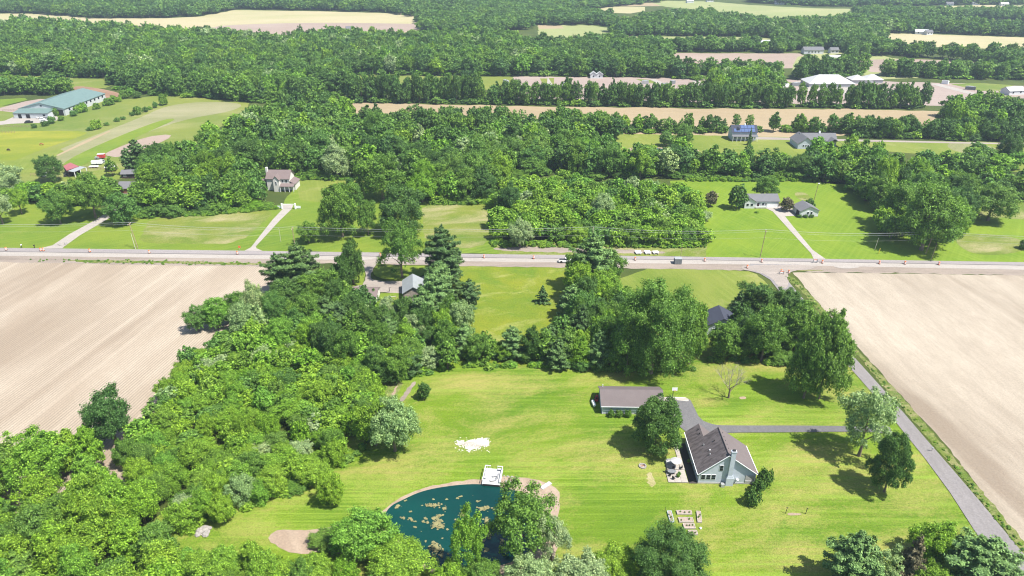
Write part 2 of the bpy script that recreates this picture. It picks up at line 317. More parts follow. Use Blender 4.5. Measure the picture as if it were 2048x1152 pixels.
sheet('dirt_patch', [(95, 362), (170, 345), (235, 335), (262, 345), (220, 365), (140, 395), (100, 390)], 'lawn_back', 2, 2, label='worn grass around the pink-roofed barn')
# the pond lot and the meadow
sheet('lawn', [(260, 1070), (360, 1005), (500, 960), (590, 915), (680, 850), (760, 750), (900, 690), (1100, 690), (1400, 690), (1600, 680), (1680, 705), (1760, 800), (1850, 905), (1960, 1040), (2060, 1160), (2100, 1230), (300, 1230)], 'lawn', 1, 0, (1.5, .25), label='wide mown lawn round the pond and the blue-grey house')
sheet('meadow', [(900, 530), (1150, 535), (1240, 538), (1260, 690), (1060, 735), (880, 720), (860, 560)], 'meadow', 1, rough=(2, .3), label='yellow flowering meadow south of the main road')
sheet('lawn', [(1232, 536), (1490, 540), (1520, 552), (1560, 600), (1600, 640), (1560, 700), (1300, 720), (1250, 640)], 'lawn_back', 2, 1, (2, .3), label='mown lawn at the road junction')
sheet('wheel_tracks', [(768, 790), (776, 768), (800, 764), (808, 768), (786, 800)], 'rough', 2, 1)
sheet('wheel_tracks', [(798, 802), (816, 775), (828, 763), (832, 765), (820, 785), (806, 806)], 'dirt', 3, 1, (1, .2))
sheet('wheel_tracks', [(780, 795), (792, 772), (796, 772), (786, 798)], 'sand', 3, 1, (1, .2))
sheet('worn_patch', [(1292, 945), (1306, 946), (1312, 965), (1304, 976), (1296, 970)], 'worn_lawn', 2, 2, (.5, .35), label='kidney-shaped bare patch on the lawn west of the patio')
# ploughed fields
sheet('plowed_field', [(-400, 524), (0, 521), (300, 528), (545, 533), (560, 600), (560, 700), (420, 800), (300, 920), (200, 1050), (60, 1180), (-400, 1200)], 'west_field', 1, rough=(2, .3), label='pale ploughed field with fine rows west of the woods')
sheet('field_margin', [(-400, 516), (0, 515), (300, 519), (550, 524), (548, 534), (300, 530), (0, 524), (-400, 526)], 'dirt', 2, 0, (1.5, .4))
sheet('field_verge', [(130, 519.5), (300, 521), (545, 527), (545, 531), (300, 526.5), (160, 525)], 'verge', 3, 0, (.9, .5))
sheet('plowed_field', [(1585, 545), (1700, 546), (2300, 555), (2300, 1340), (2048, 1096), (1900, 900), (1756, 740), (1640, 610)], 'east_field', 1, rough=(2, .3), label='pale bare field east of the side road')
sheet('dirt_patch', [(1580, 536), (1800, 540), (2300, 550), (2300, 556), (1800, 546), (1620, 545)], 'dirt', 2, 0, (1.5, .5))
sheet('field_verge', [(1577, 537), (1620, 538), (1660, 541), (1620, 543), (1582, 541)], 'verge', 3, 1, (1, .3))
sheet('field_verge', [(1562, 548), (1590, 556), (1650, 622), (1720, 705), (1800, 790), (1900, 905), (2048, 1084), (2120, 1170), (2120, 1196), (2048, 1110), (1900, 928), (1756, 760), (1690, 680), (1600, 580)], 'verge', 2, 0, (1, .35), label='grassy ditch bank between the side road and the bare field')
# roads
sheet('road', [(-500, 491), (0, 496), (505, 502), (1000, 509), (1400, 514), (2048, 525), (2500, 532), (2500, 539), (2048, 531), (1400, 520), (1000, 516), (0, 503.5), (-500, 498)], 'main_road', 5, label='grey open lane of the main road')
sheet('road', [(-500, 498.6), (0, 504.1), (1000, 516.6), (1400, 520.6), (2048, 531.6), (2500, 539.6), (2500, 549), (2048, 540), (1500, 529.5), (1000, 524), (500, 518), (0, 512), (-500, 507)], 'concrete', 5, label='bright unfinished lane of the main road')
sheet('road_shoulder', [(-500, 505), (0, 510), (500, 516), (1000, 522), (1500, 528), (2048, 538), (2500, 547), (2500, 556), (2048, 547), (1560, 540), (1480, 541), (1240, 537), (1000, 534), (900, 532), (500, 524), (0, 519), (-500, 513)], 'dirt', 4, 0, (2, .4))
m = NT('road_marking'); M['paint'] = m.out((.7, .69, .62), .7)
m = NT('road_seam'); M['seam'] = m.out((.12, .11, .11), .9)
sheet('road_seam', [(0, 503.2), (1000, 515.8), (1400, 519.8), (2048, 530.8), (2048, 531.8), (1400, 520.7), (1000, 516.8), (0, 504.2)], 'seam', 6)
sheet('road', [(1500, 528), (1600, 530), (1625, 538), (1580, 538), (1568, 546), (1578, 565), (1604, 596), (1626, 622), (1700, 706), (1756, 768), (1800, 818), (1850, 877), (1900, 934), (1960, 1004), (2048, 1110), (2140, 1226), (2060, 1226), (2012, 1152), (1950, 1064), (1900, 986), (1850, 918), (1800, 856), (1756, 800), (1690, 725), (1640, 662), (1590, 612), (1560, 585), (1540, 560), (1520, 548), (1495, 541)], 'worn', 6, label='worn grey side road running south past the house')
sheet('gravel_junction', [(1490, 530), (1640, 531), (1620, 540), (1588, 541), (1572, 552), (1580, 572), (1562, 580), (1545, 558), (1520, 545), (1480, 540)], 'gravel', 7, 1, (1, .3), label='gravel mouth of the side road')
sheet('road_patch', [(1660, 533), (1700, 530), (1725, 535), (1690, 539)], 'concrete', 7, 1)
# homestead drive
sheet('driveway', [(716, 514), (905, 523), (900, 532), (885, 530), (760, 526), (752, 530), (741, 548), (740, 556), (755, 563), (800, 564), (845, 556), (870, 540), (905, 540), (870, 560), (850, 580), (820, 588), (760, 585), (700, 580), (690, 575), (728, 570), (733, 545)], 'gravel', 5, 1, (1, .2), label='gravel loop drive of the old homestead')
sheet('lawn', [(755, 532), (880, 532), (862, 545), (820, 560), (770, 560), (748, 552), (746, 540)], 'lawn_west', 6, 1)
sheet('lawn', [(715, 545), (731, 545), (726, 570), (700, 575)], 'lawn_west', 6)
sheet('lawn', [(750, 588), (800, 586), (812, 592), (805, 612), (750, 615)], 'lawn_west', 6, 1)
# house drive
sheet('driveway', [(1788, 872), (1762, 866), (1700, 864), (1600, 865.5), (1440, 866), (1380, 872), (1355, 850), (1335, 800), (1338, 794), (1378, 796), (1388, 815), (1400, 840), (1425, 850), (1450, 852), (1600, 852), (1700, 853), (1758, 856), (1776, 850)], 'asphalt', 7, 1, label='grey asphalt drive from the side road to the garage')
sheet('concrete_apron', [(1322, 796), (1340, 795), (1352, 830), (1358, 850), (1345, 850), (1325, 812)], 'concrete', 8)
sheet('gravel_patch', [(1334, 796), (1352, 795), (1376, 797), (1378, 805), (1360, 803), (1345, 800)], 'white_stone', 9, 1, (.6, .2))
sheet('gravel_patch', [(1478, 794), (1491, 793), (1493, 798), (1480, 799)], 'sand', 2, 1)
sheet('white_stone_patch', [(912, 882), (930, 884), (950, 879), (974, 876), (979, 892), (965, 893), (952, 899), (938, 903), (930, 894), (914, 890)], 'white_stone', 3, 0, (.5, .3), label='patch of spilled white stone on the lawn')
sheet('white_stone_patch', [(398, 1060), (420, 1052), (422, 1064), (404, 1072)], 'white_stone', 3, 1, (.5, .3))
# pond
sheet('pond_bank', [(768, 1016), (826, 982), (880, 968), (940, 960), (966, 960), (1000, 952), (1040, 953), (1090, 964), (1118, 980), (1120, 1000), (1112, 1050), (1118, 1100), (1080, 1160), (900, 1160), (760, 1100), (755, 1040)], 'sand', 2, 1, (1, .2), label='bare sandy bank of the pond')
sheet('pond_bank', [(536, 1072), (560, 1058), (640, 1062), (700, 1040), (760, 1018), (770, 1030), (760, 1060), (700, 1110), (640, 1105), (590, 1110), (545, 1090)], 'sand', 3, 1, (1, .2), label='sandy spit west of the pond')
sheet('pond_water', [(778, 1014), (806, 1000), (840, 984), (880, 975), (930, 969), (970, 969), (1010, 977), (1050, 986), (1076, 1004), (1082, 1040), (1074, 1090), (1030, 1125), (960, 1140), (905, 1141), (860, 1138), (820, 1105), (785, 1070), (765, 1040)], 'water', 4, 2, label='dark teal pond with floating algae')
# ---------------------------------------------------------------- foliage materials
def leaf_mat(name, stops, trans=.30, tone=1.62):
    m = NT(name)
    oi = m.n('ShaderNodeObjectInfo'); gi = m.n('ShaderNodeNewGeometry')
    c = m.ramp(oi.outputs['Random'], [(i / (len(stops) - 1), (s[0] * tone, s[1] * tone * 1.04, s[2] * tone * 1.05)) for i, s in enumerate(stops)])
    k = m.ramp(gi.outputs['Random Per Island'], [(0, (.42, .5, .45)), (.4, (.85, .88, .85)), (.8, (1.4, 1.32, 1.2)), (1, (2.0, 1.85, 2.0))])  # random tone per leaf; the bright end paints specular highlights into the colour
    c = m.mix(1.0, c, k, 'MULTIPLY')
    nz = m.noise(m.obj(), .42, 3); c = m.mix(1.0, c, m.ramp(nz, [(.3, (.8, .86, .8)), (.7, (1.22, 1.14, 1.05))]), 'MULTIPLY')
    m.put(m.bsdf.inputs['Base Color'], c); m.bsdf.inputs['Roughness'].default_value = .6; m.bsdf.inputs['Specular IOR Level'].default_value = .3
    tr = m.n('ShaderNodeBsdfTranslucent'); m.put(tr.inputs[0], m.mix(1.0, c, (1.25, 1.35, .6), 'MULTIPLY'))
    mx = m.n('ShaderNodeMixShader'); mx.inputs[0].default_value = trans
    m.t.links.new(m.bsdf.outputs[0], mx.inputs[1]); m.t.links.new(tr.outputs[0], mx.inputs[2])
    m.t.links.new(mx.outputs[0], m.t.nodes['Material Output'].inputs[0]); return m.mat
T = {
 'dark':   leaf_mat('leaves_dark', [(.040, .085, .016), (.050, .10, .022), (.055, .105, .02), (.042, .092, .024)]),
 'mid':    leaf_mat('leaves_mid', [(.062, .125, .018), (.075, .14, .024), (.082, .145, .018), (.062, .13, .03), (.09, .15, .025)]),
 'bright': leaf_mat('leaves_bright', tone=1.45, stops=[(.10, .20, .018), (.125, .215, .018), (.10, .205, .03), (.14, .225, .02), (.11, .19, .02)]),
 'yellow': leaf_mat('leaves_yellow_green', tone=1.3, stops=[(.14, .235, .025), (.16, .25, .025), (.13, .23, .025), (.15, .235, .035)]),
 'silver': leaf_mat('leaves_silvery', tone=1.55, stops=[(.16, .22, .10), (.18, .23, .12), (.14, .21, .085), (.19, .235, .11)]),
 'pine':   leaf_mat('needles', [(.045, .088, .026), (.055, .10, .03), (.06, .105, .03), (.05, .095, .035)], .15),
 'pale_pine': leaf_mat('needles_pale', [(.085, .15, .045), (.095, .16, .05), (.08, .14, .045)], .15),
 'purple': leaf_mat('leaves_purple_brown', [(.075, .068, .04), (.085, .075, .042)], .15),
}
TONE_WORD = {'dark': 'dark green', 'mid': 'mid green', 'bright': 'bright green', 'yellow': 'yellow-green', 'silver': 'silvery green', 'pine': 'dark blue-green', 'pale_pine': 'pale green', 'purple': 'purple-brown'}
BARK = plain('bark', (.17, .135, .10), .9, .3, 1.5); BARK_PALE = plain('bark_pale', (.34, .30, .25), .9, .25, 1.5)
# ---------------------------------------------------------------- crown shapes (height 10 m, crown radius about 4 m; scaled per tree)
def rand_dirs(n, g):
    d = g.normal(size=(n, 3)); return d / np.linalg.norm(d, axis=1, keepdims=True)
def quads(c, nrm, size, g, asp=1.0):
    n = len(c); r = rand_dirs(n, g); a = np.cross(nrm, r); a /= np.linalg.norm(a, axis=1, keepdims=True) + 1e-9; b = np.cross(nrm, a)
    s = size[:, None] * .5
    v = np.stack([c - a * s, c + b * s * .8 * asp + nrm * s * .25, c + a * s, c - b * s * .8 * asp + nrm * s * .1], 1).reshape(-1, 3)
    return v
def crown_pts(kind, n, leaf, seed):
    g = np.random.default_rng(seed)
    P_ = dict(round=(5.4, 4.0, 4.6, 58, .25), tall=(5.5, 2.9, 4.9, 56, .29), wide=(6.0, 4.7, 4.0, 64, .22), cone=(5.1, 2.5, 5.1, 52, .30),
              loose=(6.0, 3.9, 4.4, 44, .20), scrub=(3.4, 4.2, 3.9, 48, .25), dome=(3.0, 4.0, 3.6, 30, .30), ball=(4.9, 4.7, 4.9, 90, .17))[kind]
    zc, a, b, nl, lr = P_
    i = np.arange(nl) + .5; ph = np.arccos(1 - 1.72 * i / nl); th = i * 2.39996 + g.uniform(0, 6)
    d = np.stack([np.sin(ph) * np.cos(th), np.sin(ph) * np.sin(th), np.cos(ph)], 1) + g.normal(size=(nl, 3)) * .13
    rr = g.uniform(.50, .92, nl) if kind != 'loose' else g.uniform(.5, .95, nl)
    if kind == 'ball': rr = g.uniform(.70, .86, nl)
    C = d * rr[:, None] * np.array([a, a, b])
    if kind in ('cone', 'tall'):
        k = np.clip(1.12 - (C[:, 2] / b) * (.62 if kind == 'cone' else .3), .3, 1.4); C[:, :2] *= k[:, None]
    if kind not in ('ball',): C[:, :2] += g.normal(size=2) * .06 * a; C *= g.uniform(.86, 1.12, (1, 3)) ** 1
    C[:, 2] += zc
    r = lr * a * g.uniform(.62, 1.42, nl)
    if kind in ('cone', 'tall'): r *= np.clip(1.15 - (C[:, 2] - zc) / b * .45, .5, 1.3)
    C = np.vstack([C, [[0, 0, zc]]]); r = np.append(r, min(a, b) * .55)
    m = int(n * 1.9); pick = g.choice(nl + 1, m, p=(r ** 2) / (r ** 2).sum()); dd = rand_dirs(m, g); dd[:, 2] = np.where(dd[:, 2] < -.35, -dd[:, 2], dd[:, 2])
    out = C[pick] - np.array([0, 0, zc]); out /= np.linalg.norm(out, axis=1, keepdims=True) + 1e-6
    dd += out * .45; dd /= np.linalg.norm(dd, axis=1, keepdims=True)
    sp = g.uniform(size=m) < (.0 if kind == 'ball' else .34)
    ns = 7; SD = rand_dirs((nl + 1) * ns, g).reshape(nl + 1, ns, 3); oc = C - np.array([0, 0, zc]); oc = oc / (np.linalg.norm(oc, axis=1, keepdims=True) + 1e-6)
    SD = SD * .62 + oc[:, None, :] * .9 + np.array([0, 0, .38]); SD /= np.linalg.norm(SD, axis=2, keepdims=True); sdir = SD[pick, g.integers(0, ns, m)]
    p = C[pick] + dd * (r[pick] * np.where(g.uniform(size=m) < .16, g.uniform(1.1, 1.5, m), g.uniform(.7, 1.12, m)))[:, None]
    tt_ = g.uniform(.75, 1.65, m); ps = C[pick] + sdir * (r[pick] * tt_)[:, None] + g.normal(size=(m, 3)) * (r[pick] * (.26 - .12 * (tt_ - .75)))[:, None]
    p = np.where(sp[:, None], ps, p); dd = np.where(sp[:, None], sdir, dd)
    if kind in ('scrub', 'dome'): p[:, 2] = np.maximum(p[:, 2], .15)
    D = np.linalg.norm(p[:, None, :] - C[None], axis=2) / r[None]; D[np.arange(m), pick] = 9
    ok = D.min(1) > .80
    p, dd = p[ok][:n], dd[ok][:n]
    nrm = dd * .75 + rand_dirs(len(p), g) * .72 + np.array([0, 0, .18]); nrm /= np.linalg.norm(nrm, axis=1, keepdims=True)
    return quads(p, nrm, leaf * g.uniform(.6, 1.35, len(p)), g)
def pine_pts(n, leaf, seed, spruce=False):
    g = np.random.default_rng(seed); c = []; nn = []
    tiers = 13; per = 8
    tot = []
    for k in range(tiers):
        t = k / (tiers - 1); z = 1.3 + 8.3 * t ** .95
        R0 = ((3.7 * (1 - t) + .35) if spruce else (3.9 * (1 - t ** 1.9) ** .8 * (.72 + .28 * min(1, t * 3)) + .3)) * g.uniform(.72, 1.12)
        for j in range(per):
            tot.append((z + g.uniform(-.3, .3), j * 2 * math.pi / per + k * 1.1 + g.uniform(-.25, .25), R0 * g.uniform(.5, 1.2)))
    L = np.array([q[2] for q in tot]); pick = g.choice(len(tot), n, p=L ** 1.3 / (L ** 1.3).sum()); Q = np.array(tot)[pick]
    u = g.uniform(0, 1, n) ** .62; rad = Q[:, 2] * u; wd = .62 * (1 - u * .55) * np.clip(Q[:, 2] * .42, .3, 1.2)
    side = g.normal(size=n) * wd * .62
    x = np.cos(Q[:, 1]) * rad - np.sin(Q[:, 1]) * side; y = np.sin(Q[:, 1]) * rad + np.cos(Q[:, 1]) * side
    z = Q[:, 0] + rad * (.16 if not spruce else -.12) + g.normal(size=n) * .13
    p = np.stack([x, y, z], 1); out = np.stack([np.cos(Q[:, 1]), np.sin(Q[:, 1]), np.zeros(n)], 1)
    nrm = np.array([0, 0, .75]) + out * .45 + rand_dirs(n, g) * .55; nrm /= np.linalg.norm(nrm, axis=1, keepdims=True)
    return quads(p, nrm, leaf * g.uniform(.6, 1.4, n), g, .6)
def trunk_mb(kind, seed, full=True):
    g = random.Random(seed); mb = MB(); top = {'scrub': 3.2, 'dome': 2.5, 'pine': 9.4, 'spruce': 9.4}.get(kind, 6.2); r0 = .26 if kind not in ('scrub', 'dome') else .14
    if kind in ('wide', 'round'): r0 = .32
    pts = [Vector((0, 0, -.15))]
    for k in range(1, 5): pts.append(Vector((g.uniform(-.18, .18) * k * .5, g.uniform(-.18, .18) * k * .5, top * k / 4)))
    for k in range(4): mb.tube(pts[k], pts[k + 1], r0 * (1 - k * .2) * (1.25 if k == 0 else 1), r0 * (1 - (k + 1) * .2), 7, cap=False)
    if full and kind not in ('pine', 'spruce'):
        z0 = {'scrub': .5, 'dome': .4}.get(kind, 2.3)
        for k in range(7):
            t = z0 + (top - z0) * k / 8; a = k * 2.4 + g.uniform(-.3, .3); rr = g.uniform(1.8, 2.9); rise = g.uniform(1.2, 2.6) * (top / 6.2)
            b0 = Vector((0, 0, t)); b1 = Vector((math.cos(a) * rr * .5, math.sin(a) * rr * .5, t + rise * .62)); b2 = Vector((math.cos(a) * rr, math.sin(a) * rr, t + rise))
            mb.tube(b0, b1, r0 * .42, r0 * .28, 5, cap=False); mb.tube(b1, b2, r0 * .28, r0 * .1, 4, cap=False)
    return mb
def quad_mesh(name, v, mat):
    n = len(v) // 4; me = bpy.data.meshes.new(name)
    me.vertices.add(len(v)); me.vertices.foreach_set('co', v.astype(np.float32).ravel())
    me.loops.add(n * 4); me.loops.foreach_set('vertex_index', np.arange(n * 4, dtype=np.int32))
    me.polygons.add(n); me.polygons.foreach_set('loop_start', np.arange(0, n * 4, 4, dtype=np.int32)); me.polygons.foreach_set('loop_total', np.full(n, 4, dtype=np.int32))
    me.materials.append(mat); me.update(calc_edges=True); return me
LOD = {'giant': (62000, .17), 'huge': (26000, .27), 'near': (14500, .325), 'mid': (1900, .88), 'far': (560, 1.5)}
KINDS = ['round', 'tall', 'wide', 'cone', 'loose', 'scrub', 'dome', 'ball', 'pine', 'spruce']
NV = {'giant': 1, 'huge': 1, 'near': 3, 'mid': 2, 'far': 2}
CROWN = {}; TRUNK = {}
def get_crown(kind, lod, v):
    k = (kind, lod, v)
    if k not in CROWN:
        n, leaf = LOD[lod]; seed = hash_kind(kind) * 97 + v * 13 + {'giant': 5, 'huge': 4, 'near': 1, 'mid': 2, 'far': 3}[lod]
        if kind in ('pine', 'spruce'): pts = pine_pts(int(n * 1.25), leaf * 1.0, seed, kind == 'spruce')
        else: pts = crown_pts(kind, int(n * {'loose': .62, 'ball': 1.1, 'wide': 1.1}.get(kind, 1)), leaf * {'loose': .9}.get(kind, 1), seed)
        CROWN[k] = quad_mesh('crown', pts, T['mid'])
    return CROWN[k]
def hash_kind(k): return KINDS.index(k) + 3
def get_trunk(kind, v):
    k = (kind, v)
    if k not in TRUNK: TRUNK[k] = trunk_mb(kind, hash_kind(kind) * 31 + v).mesh('trunk', [BARK])
    return TRUNK[k]
RADIUS = dict(round=4.1, tall=3.2, wide=4.9, cone=2.8, loose=4.1, scrub=4.4, dome=4.2, ball=4.7, pine=3.7, spruce=3.2)
HEIGHT = dict(round=10.2, tall=10.4, wide=10.0, cone=10.3, loose=10.6, scrub=7.4, dome=6.6, ball=10.0, pine=10.0, spruce=9.9)
NAME = dict(round='broadleaf_tree', tall='broadleaf_tree', wide='broadleaf_tree', cone='broadleaf_tree', loose='broadleaf_tree', ball='broadleaf_tree', scrub='scrub_bush', dome='bush', pine='pine_tree', spruce='pine_tree')
SIZE = {}
def crown_size(kind, lod, v):
    k = (kind, lod, v)
    if k not in SIZE:
        me = get_crown(kind, lod, v); n = len(me.vertices); co = np.empty(n * 3, np.float32); me.vertices.foreach_get('co', co); co = co.reshape(-1, 3)
        SIZE[k] = (float(np.percentile(np.hypot(co[:, 0], co[:, 1]), 95)), float(np.percentile(co[:, 2], 99)))
    return SIZE[k]
def make_tree(x, y, h, wdt, kind, tone, label, group=None, cat=None, lod='near', rot=None, v=None, bark=None):
    v = random.randrange(NV[lod]) if v is None else v; sz = crown_size(kind, lod, v); s_z = h / sz[1]; s_r = wdt / 2 / sz[0]
    t = thing(NAME[kind], label, cat or {'scrub_bush': 'bush', 'bush': 'bush', 'pine_tree': 'pine tree'}.get(NAME[kind], 'tree'), (x, y, 0), random.uniform(0, 6.28) if rot is None else rot, group)
    t.scale = (s_r, s_r, s_z)
    c = bpy.data.objects.new('crown', get_crown(kind, lod, v)); COL.objects.link(c); c.parent = t
    c.material_slots[0].link = 'OBJECT'; c.material_slots[0].material = T[tone]
    k = bpy.data.objects.new('trunk', get_trunk(kind, v)); COL.objects.link(k); k.parent = t
    return t
# ---------------------------------------------------------------- single trees one can point to: base pixel, top pixel, width in pixels
HAND = []      # world x, y, radius of everything placed, for spacing
def tree(px, py, top, wpx, kind, tone, label, group=None, cat=None):
    x, y = G(px, py); lo, hi = .8, 45.0; D = math.hypot(x, y)
    for _ in range(30):
        h = (lo + hi) / 2; k = P(x, y, h * .55)[2]; wd = wpx * k / FPX * .96; a = math.atan2(CAM_H - h / 2, D); r = wd / 2; e = math.hypot(r * math.sin(a), h / 2 * math.cos(a)) * .94
        q = P(x + x / D * math.sin(a) * e, y + y / D * math.sin(a) * e, h * .52 + math.cos(a) * e)[1]
        if q < top: hi = h
        else: lo = h
    h = max(h, wd * .55)
    HAND.append((x, y, wd / 2))
    lod = 'giant' if wpx > 145 else 'huge' if wpx > 76 else 'near' if wpx > 38 else 'mid'
    return make_tree(x, y, h, wd, kind, tone, label, group, cat, lod)
tree(665, 1008, 947, 54, 'ball', 'bright', 'small bright green round tree alone on the lawn west of the pond')
tree(848, 797, 766, 28, 'round', 'dark', 'tiny young tree alone at the north-west corner of the big lawn')
tree(1309, 898, 795, 104, 'ball', 'dark', 'dense round maple between the long garage and the blue-grey house')
tree(1768, 984, 876, 80, 'ball', 'dark', 'dark rounded maple on the lawn near the side road, beside the pale airy tree')
tree(1717, 912, 777, 118, 'loose', 'silver', 'pale airy tree with see-through crown leaning over the drive mouth')
tree(1607, 796, 655, 78, 'tall', 'mid', 'left one of the two tall oaks casting a long shadow on the lawn')
tree(1637, 797, 640, 92, 'tall', 'mid', 'right one of the two tall oaks beside the side road')
tree(1300, 746, 570, 158, 'round', 'mid', 'huge broad tree towering over the wood edge north of the garage')
tree(1378, 728, 612, 72, 'tall', 'mid', 'tall tree touching the east side of the huge tree')
tree(1252, 745, 640, 80, 'tall', 'mid', 'tree at the west foot of the huge tree')
tree(1085, 606, 572, 30, 'spruce', 'pine', 'small pine alone in the yellow flowering meadow')
tree(790, 902, 800, 104, 'wide', 'silver', 'large silvery-leaved tree bulging from the thicket on to the big lawn')
tree(752, 890, 800, 80, 'round', 'bright', 'bright green tree behind the large silvery tree at the lawn edge')
tree(232, 884, 782, 92, 'round', 'dark', 'dark leafy tree standing out on the thicket edge against the ploughed field')
tree(100, 990, 872, 120, 'loose', 'bright', 'feathery tree at the corner of the ploughed field')
tree(20, 1010, 890, 110, 'loose', 'mid', 'thin tree at the left picture edge over the ploughed field')
tree(738, 1105, 1014, 132, 'round', 'bright', 'round bright green tree on the west shore of the pond')
tree(800, 1160, 1078, 130, 'wide', 'yellow', 'yellow-green tree below the round one on the pond shore')
tree(1042, 1108, 972, 142, 'loose', 'mid', 'big loose-crowned tree covering the east end of the pond')
tree(938, 1150, 1024, 78, 'loose', 'bright', 'slender see-through tree rising out of the pond shore')
tree(1102, 1120, 1030, 78, 'loose', 'silver', 'grey-green sparse tree on the sandy bank east of the pond')
tree(1338, 1172, 1052, 150, 'round', 'dark', 'dark broad tree overlapping the raised garden beds')
tree(1232, 1160, 1090, 100, 'wide', 'yellow', 'light yellow-green tree between the pond and the raised beds')
tree(1160, 1190, 1106, 120, 'wide', 'silver', 'silvery tree at the bottom picture edge south of the pond')
tree(1060, 1195, 1112, 110, 'wide', 'silver', 'silvery tree at the bottom picture edge directly below the pond')
tree(965, 1190, 1120, 90, 'wide', 'mid', 'mid green tree at the bottom picture edge under the slender tree')
tree(1690, 1180, 1066, 112, 'pine', 'pale_pine', 'blue-green pine, leftmost of the group at the bottom right lawn corner')
tree(1748, 1180, 1090, 76, 'loose', 'silver', 'grey-green loose tree between two dark pines at the bottom right')
tree(1806, 1180, 1078, 76, 'spruce', 'purple', 'dull brownish-green spruce in the bottom right group')
tree(1860, 1120, 1046, 96, 'round', 'bright', 'bright green round tree behind the pines near the side road')
tree(1945, 1180, 1074, 142, 'pine', 'pale_pine', 'wide pale white pine beside the lower end of the side road')
tree(1990, 1200, 1120, 80, 'pine', 'pine', 'dark pine touching the side road at the bottom edge')
tree(1845, 1195, 1130, 90, 'wide', 'yellow', 'yellow-green low tree in front of the bottom right spruce')
# homestead
HG = None
tree(604, 580, 492, 84, 'pine', 'pine', 'tall dark pine, largest at the north-east corner of the ploughed field')
tree(562, 588, 512, 62, 'pine', 'pine', 'dark pine right at the edge of the ploughed field')
tree(650, 602, 538, 88, 'round', 'mid', 'round tree in front of the dark pines by the old homestead')
tree(578, 625, 560, 70, 'round', 'dark', 'dark round tree below the pines at the ploughed field edge')
tree(708, 570, 484, 52, 'tall', 'dark', 'upright tree west of the loop drive, nearer the road')
tree(690, 584, 512, 50, 'tall', 'dark', 'upright tree west of the loop drive, nearer the brown roof')
tree(805, 556, 445, 90, 'loose', 'mid', 'tall open-crowned tree in the middle of the loop drive')
tree(886, 556, 458, 78, 'pine', 'pine', 'tall ragged pine between the loop drive and the meadow')
tree(905, 562, 500, 50, 'pine', 'pine', 'smaller pine leaning on the ragged pine beside the meadow')
tree(872, 640, 545, 72, 'pine', 'pale_pine', 'pale green pine directly east of the old metal barn')
tree(882, 610, 530, 64, 'pine', 'pale_pine', 'pale green pine behind the old metal barn')
tree(850, 662, 580, 64, 'pine', 'pale_pine', 'pale green pine in front of the old metal barn')
tree(915, 618, 552, 46, 'pine', 'pine', 'dark thin pine at the west edge of the meadow')
tree(940, 620, 562, 44, 'pine', 'pine', 'dark spreading pine furthest out on the west side of the meadow')
tree(749, 600, 577, 22, 'spruce', 'pine', 'small dark spruce at the corner of the brown-roofed house')
tree(1182, 578, 474, 84, 'pine', 'pale_pine', 'big broad pine overhanging the main road by the meadow')
tree(1150, 578, 508, 52, 'tall', 'mid', 'leafy tree left of the big roadside pine')
tree(1205, 600, 540, 70, 'round', 'bright', 'bright tree just south of the big roadside pine')
# east cluster by the side road
tree(1512, 640, 568, 92, 'round', 'dark', 'dark green round tree behind the house with the black roof')
tree(1474, 640, 585, 44, 'spruce', 'pine', 'dark spruce right of the house with the black roof')
tree(1570, 645, 580, 62, 'round', 'dark', 'dark tree at the side road edge, north end of the cluster')
tree(1446, 716, 645, 70, 'round', 'mid', 'tree on the lawn edge below the house with the black roof')
tree(1522, 722, 618, 84, 'round', 'mid', 'broad tree in the middle of the cluster west of the side road')
tree(1590, 700, 610, 80, 'tall', 'mid', 'tree behind the two tall oaks in the cluster by the side road')
tree(1655, 700, 625, 70, 'round', 'mid', 'tree of the cluster that overhangs the side road')
tree(1368, 660, 600, 62, 'tall', 'bright', 'bright tree west of the house with the black roof')
# near house bushes
tree(1527, 972, 938, 31, 'dome', 'dark', 'leafy shrub at the right corner of the blue-grey house')
tree(1516, 983, 958, 27, 'dome', 'dark', 'dark shrub low at the right corner of the blue-grey house')
tree(1502, 1009, 978, 33, 'dome', 'dark', 'round dark green shrub alone south-east of the blue-grey house')
for q, lb in ((1222, 'leftmost clipped round shrub along the front of the long garage'), (1238.5, 'middle clipped round shrub along the front of the long garage'), (1255.5, 'clipped round shrub in front of the long garage nearest the maple')):
    tree(q, 834, 820, 15, 'dome', 'mid', lb)
# roadside trees, north-west
tree(122, 447, 384, 60, 'round', 'mid', 'roadside lawn tree with a full shadow, left of the curving drive')
tree(192, 436, 350, 82, 'wide', 'mid', 'spreading tree with forked trunk right beside the curving drive')
tree(247, 448, 388, 62, 'round', 'mid', 'lawn tree just right of the curving drive')
tree(44, 428, 378, 44, 'loose', 'yellow', 'small thin yellowish tree on the far-left lawn')
tree(6, 448, 380, 56, 'loose', 'silver', 'grey-green tree cut by the left picture edge')
tree(12, 392, 332, 78, 'round', 'silver', 'silvery rounded tree at the left edge behind the roadside lawn')
tree(106, 364, 314, 50, 'round', 'dark', 'dark tree left of the pink-roofed barn')
tree(226, 352, 315, 26, 'loose', 'mid', 'small thin tree beside the old shed with the white cover')
tree(283, 345, 282, 50, 'pine', 'pine', 'dark pine at the corner of the pinkish garden strip')
tree(262, 350, 300, 30, 'pine', 'pine', 'narrow pine beside the dark brown shed')
tree(618, 486, 444, 44, 'round', 'mid', 'small lawn tree with its own shadow right of the gated drive')
tree(686, 474, 368, 82, 'tall', 'mid', 'tall tree on the roadside lawn east of the gated drive')
tree(737, 470, 402, 46, 'tall', 'mid', 'narrow tree between the two big roadside trees')
tree(803, 466, 374, 96, 'round', 'dark', 'big dark round tree beside the rough clearing')
tree(766, 400, 310, 94, 'round', 'mid', 'big round tree standing behind the roadside trees')
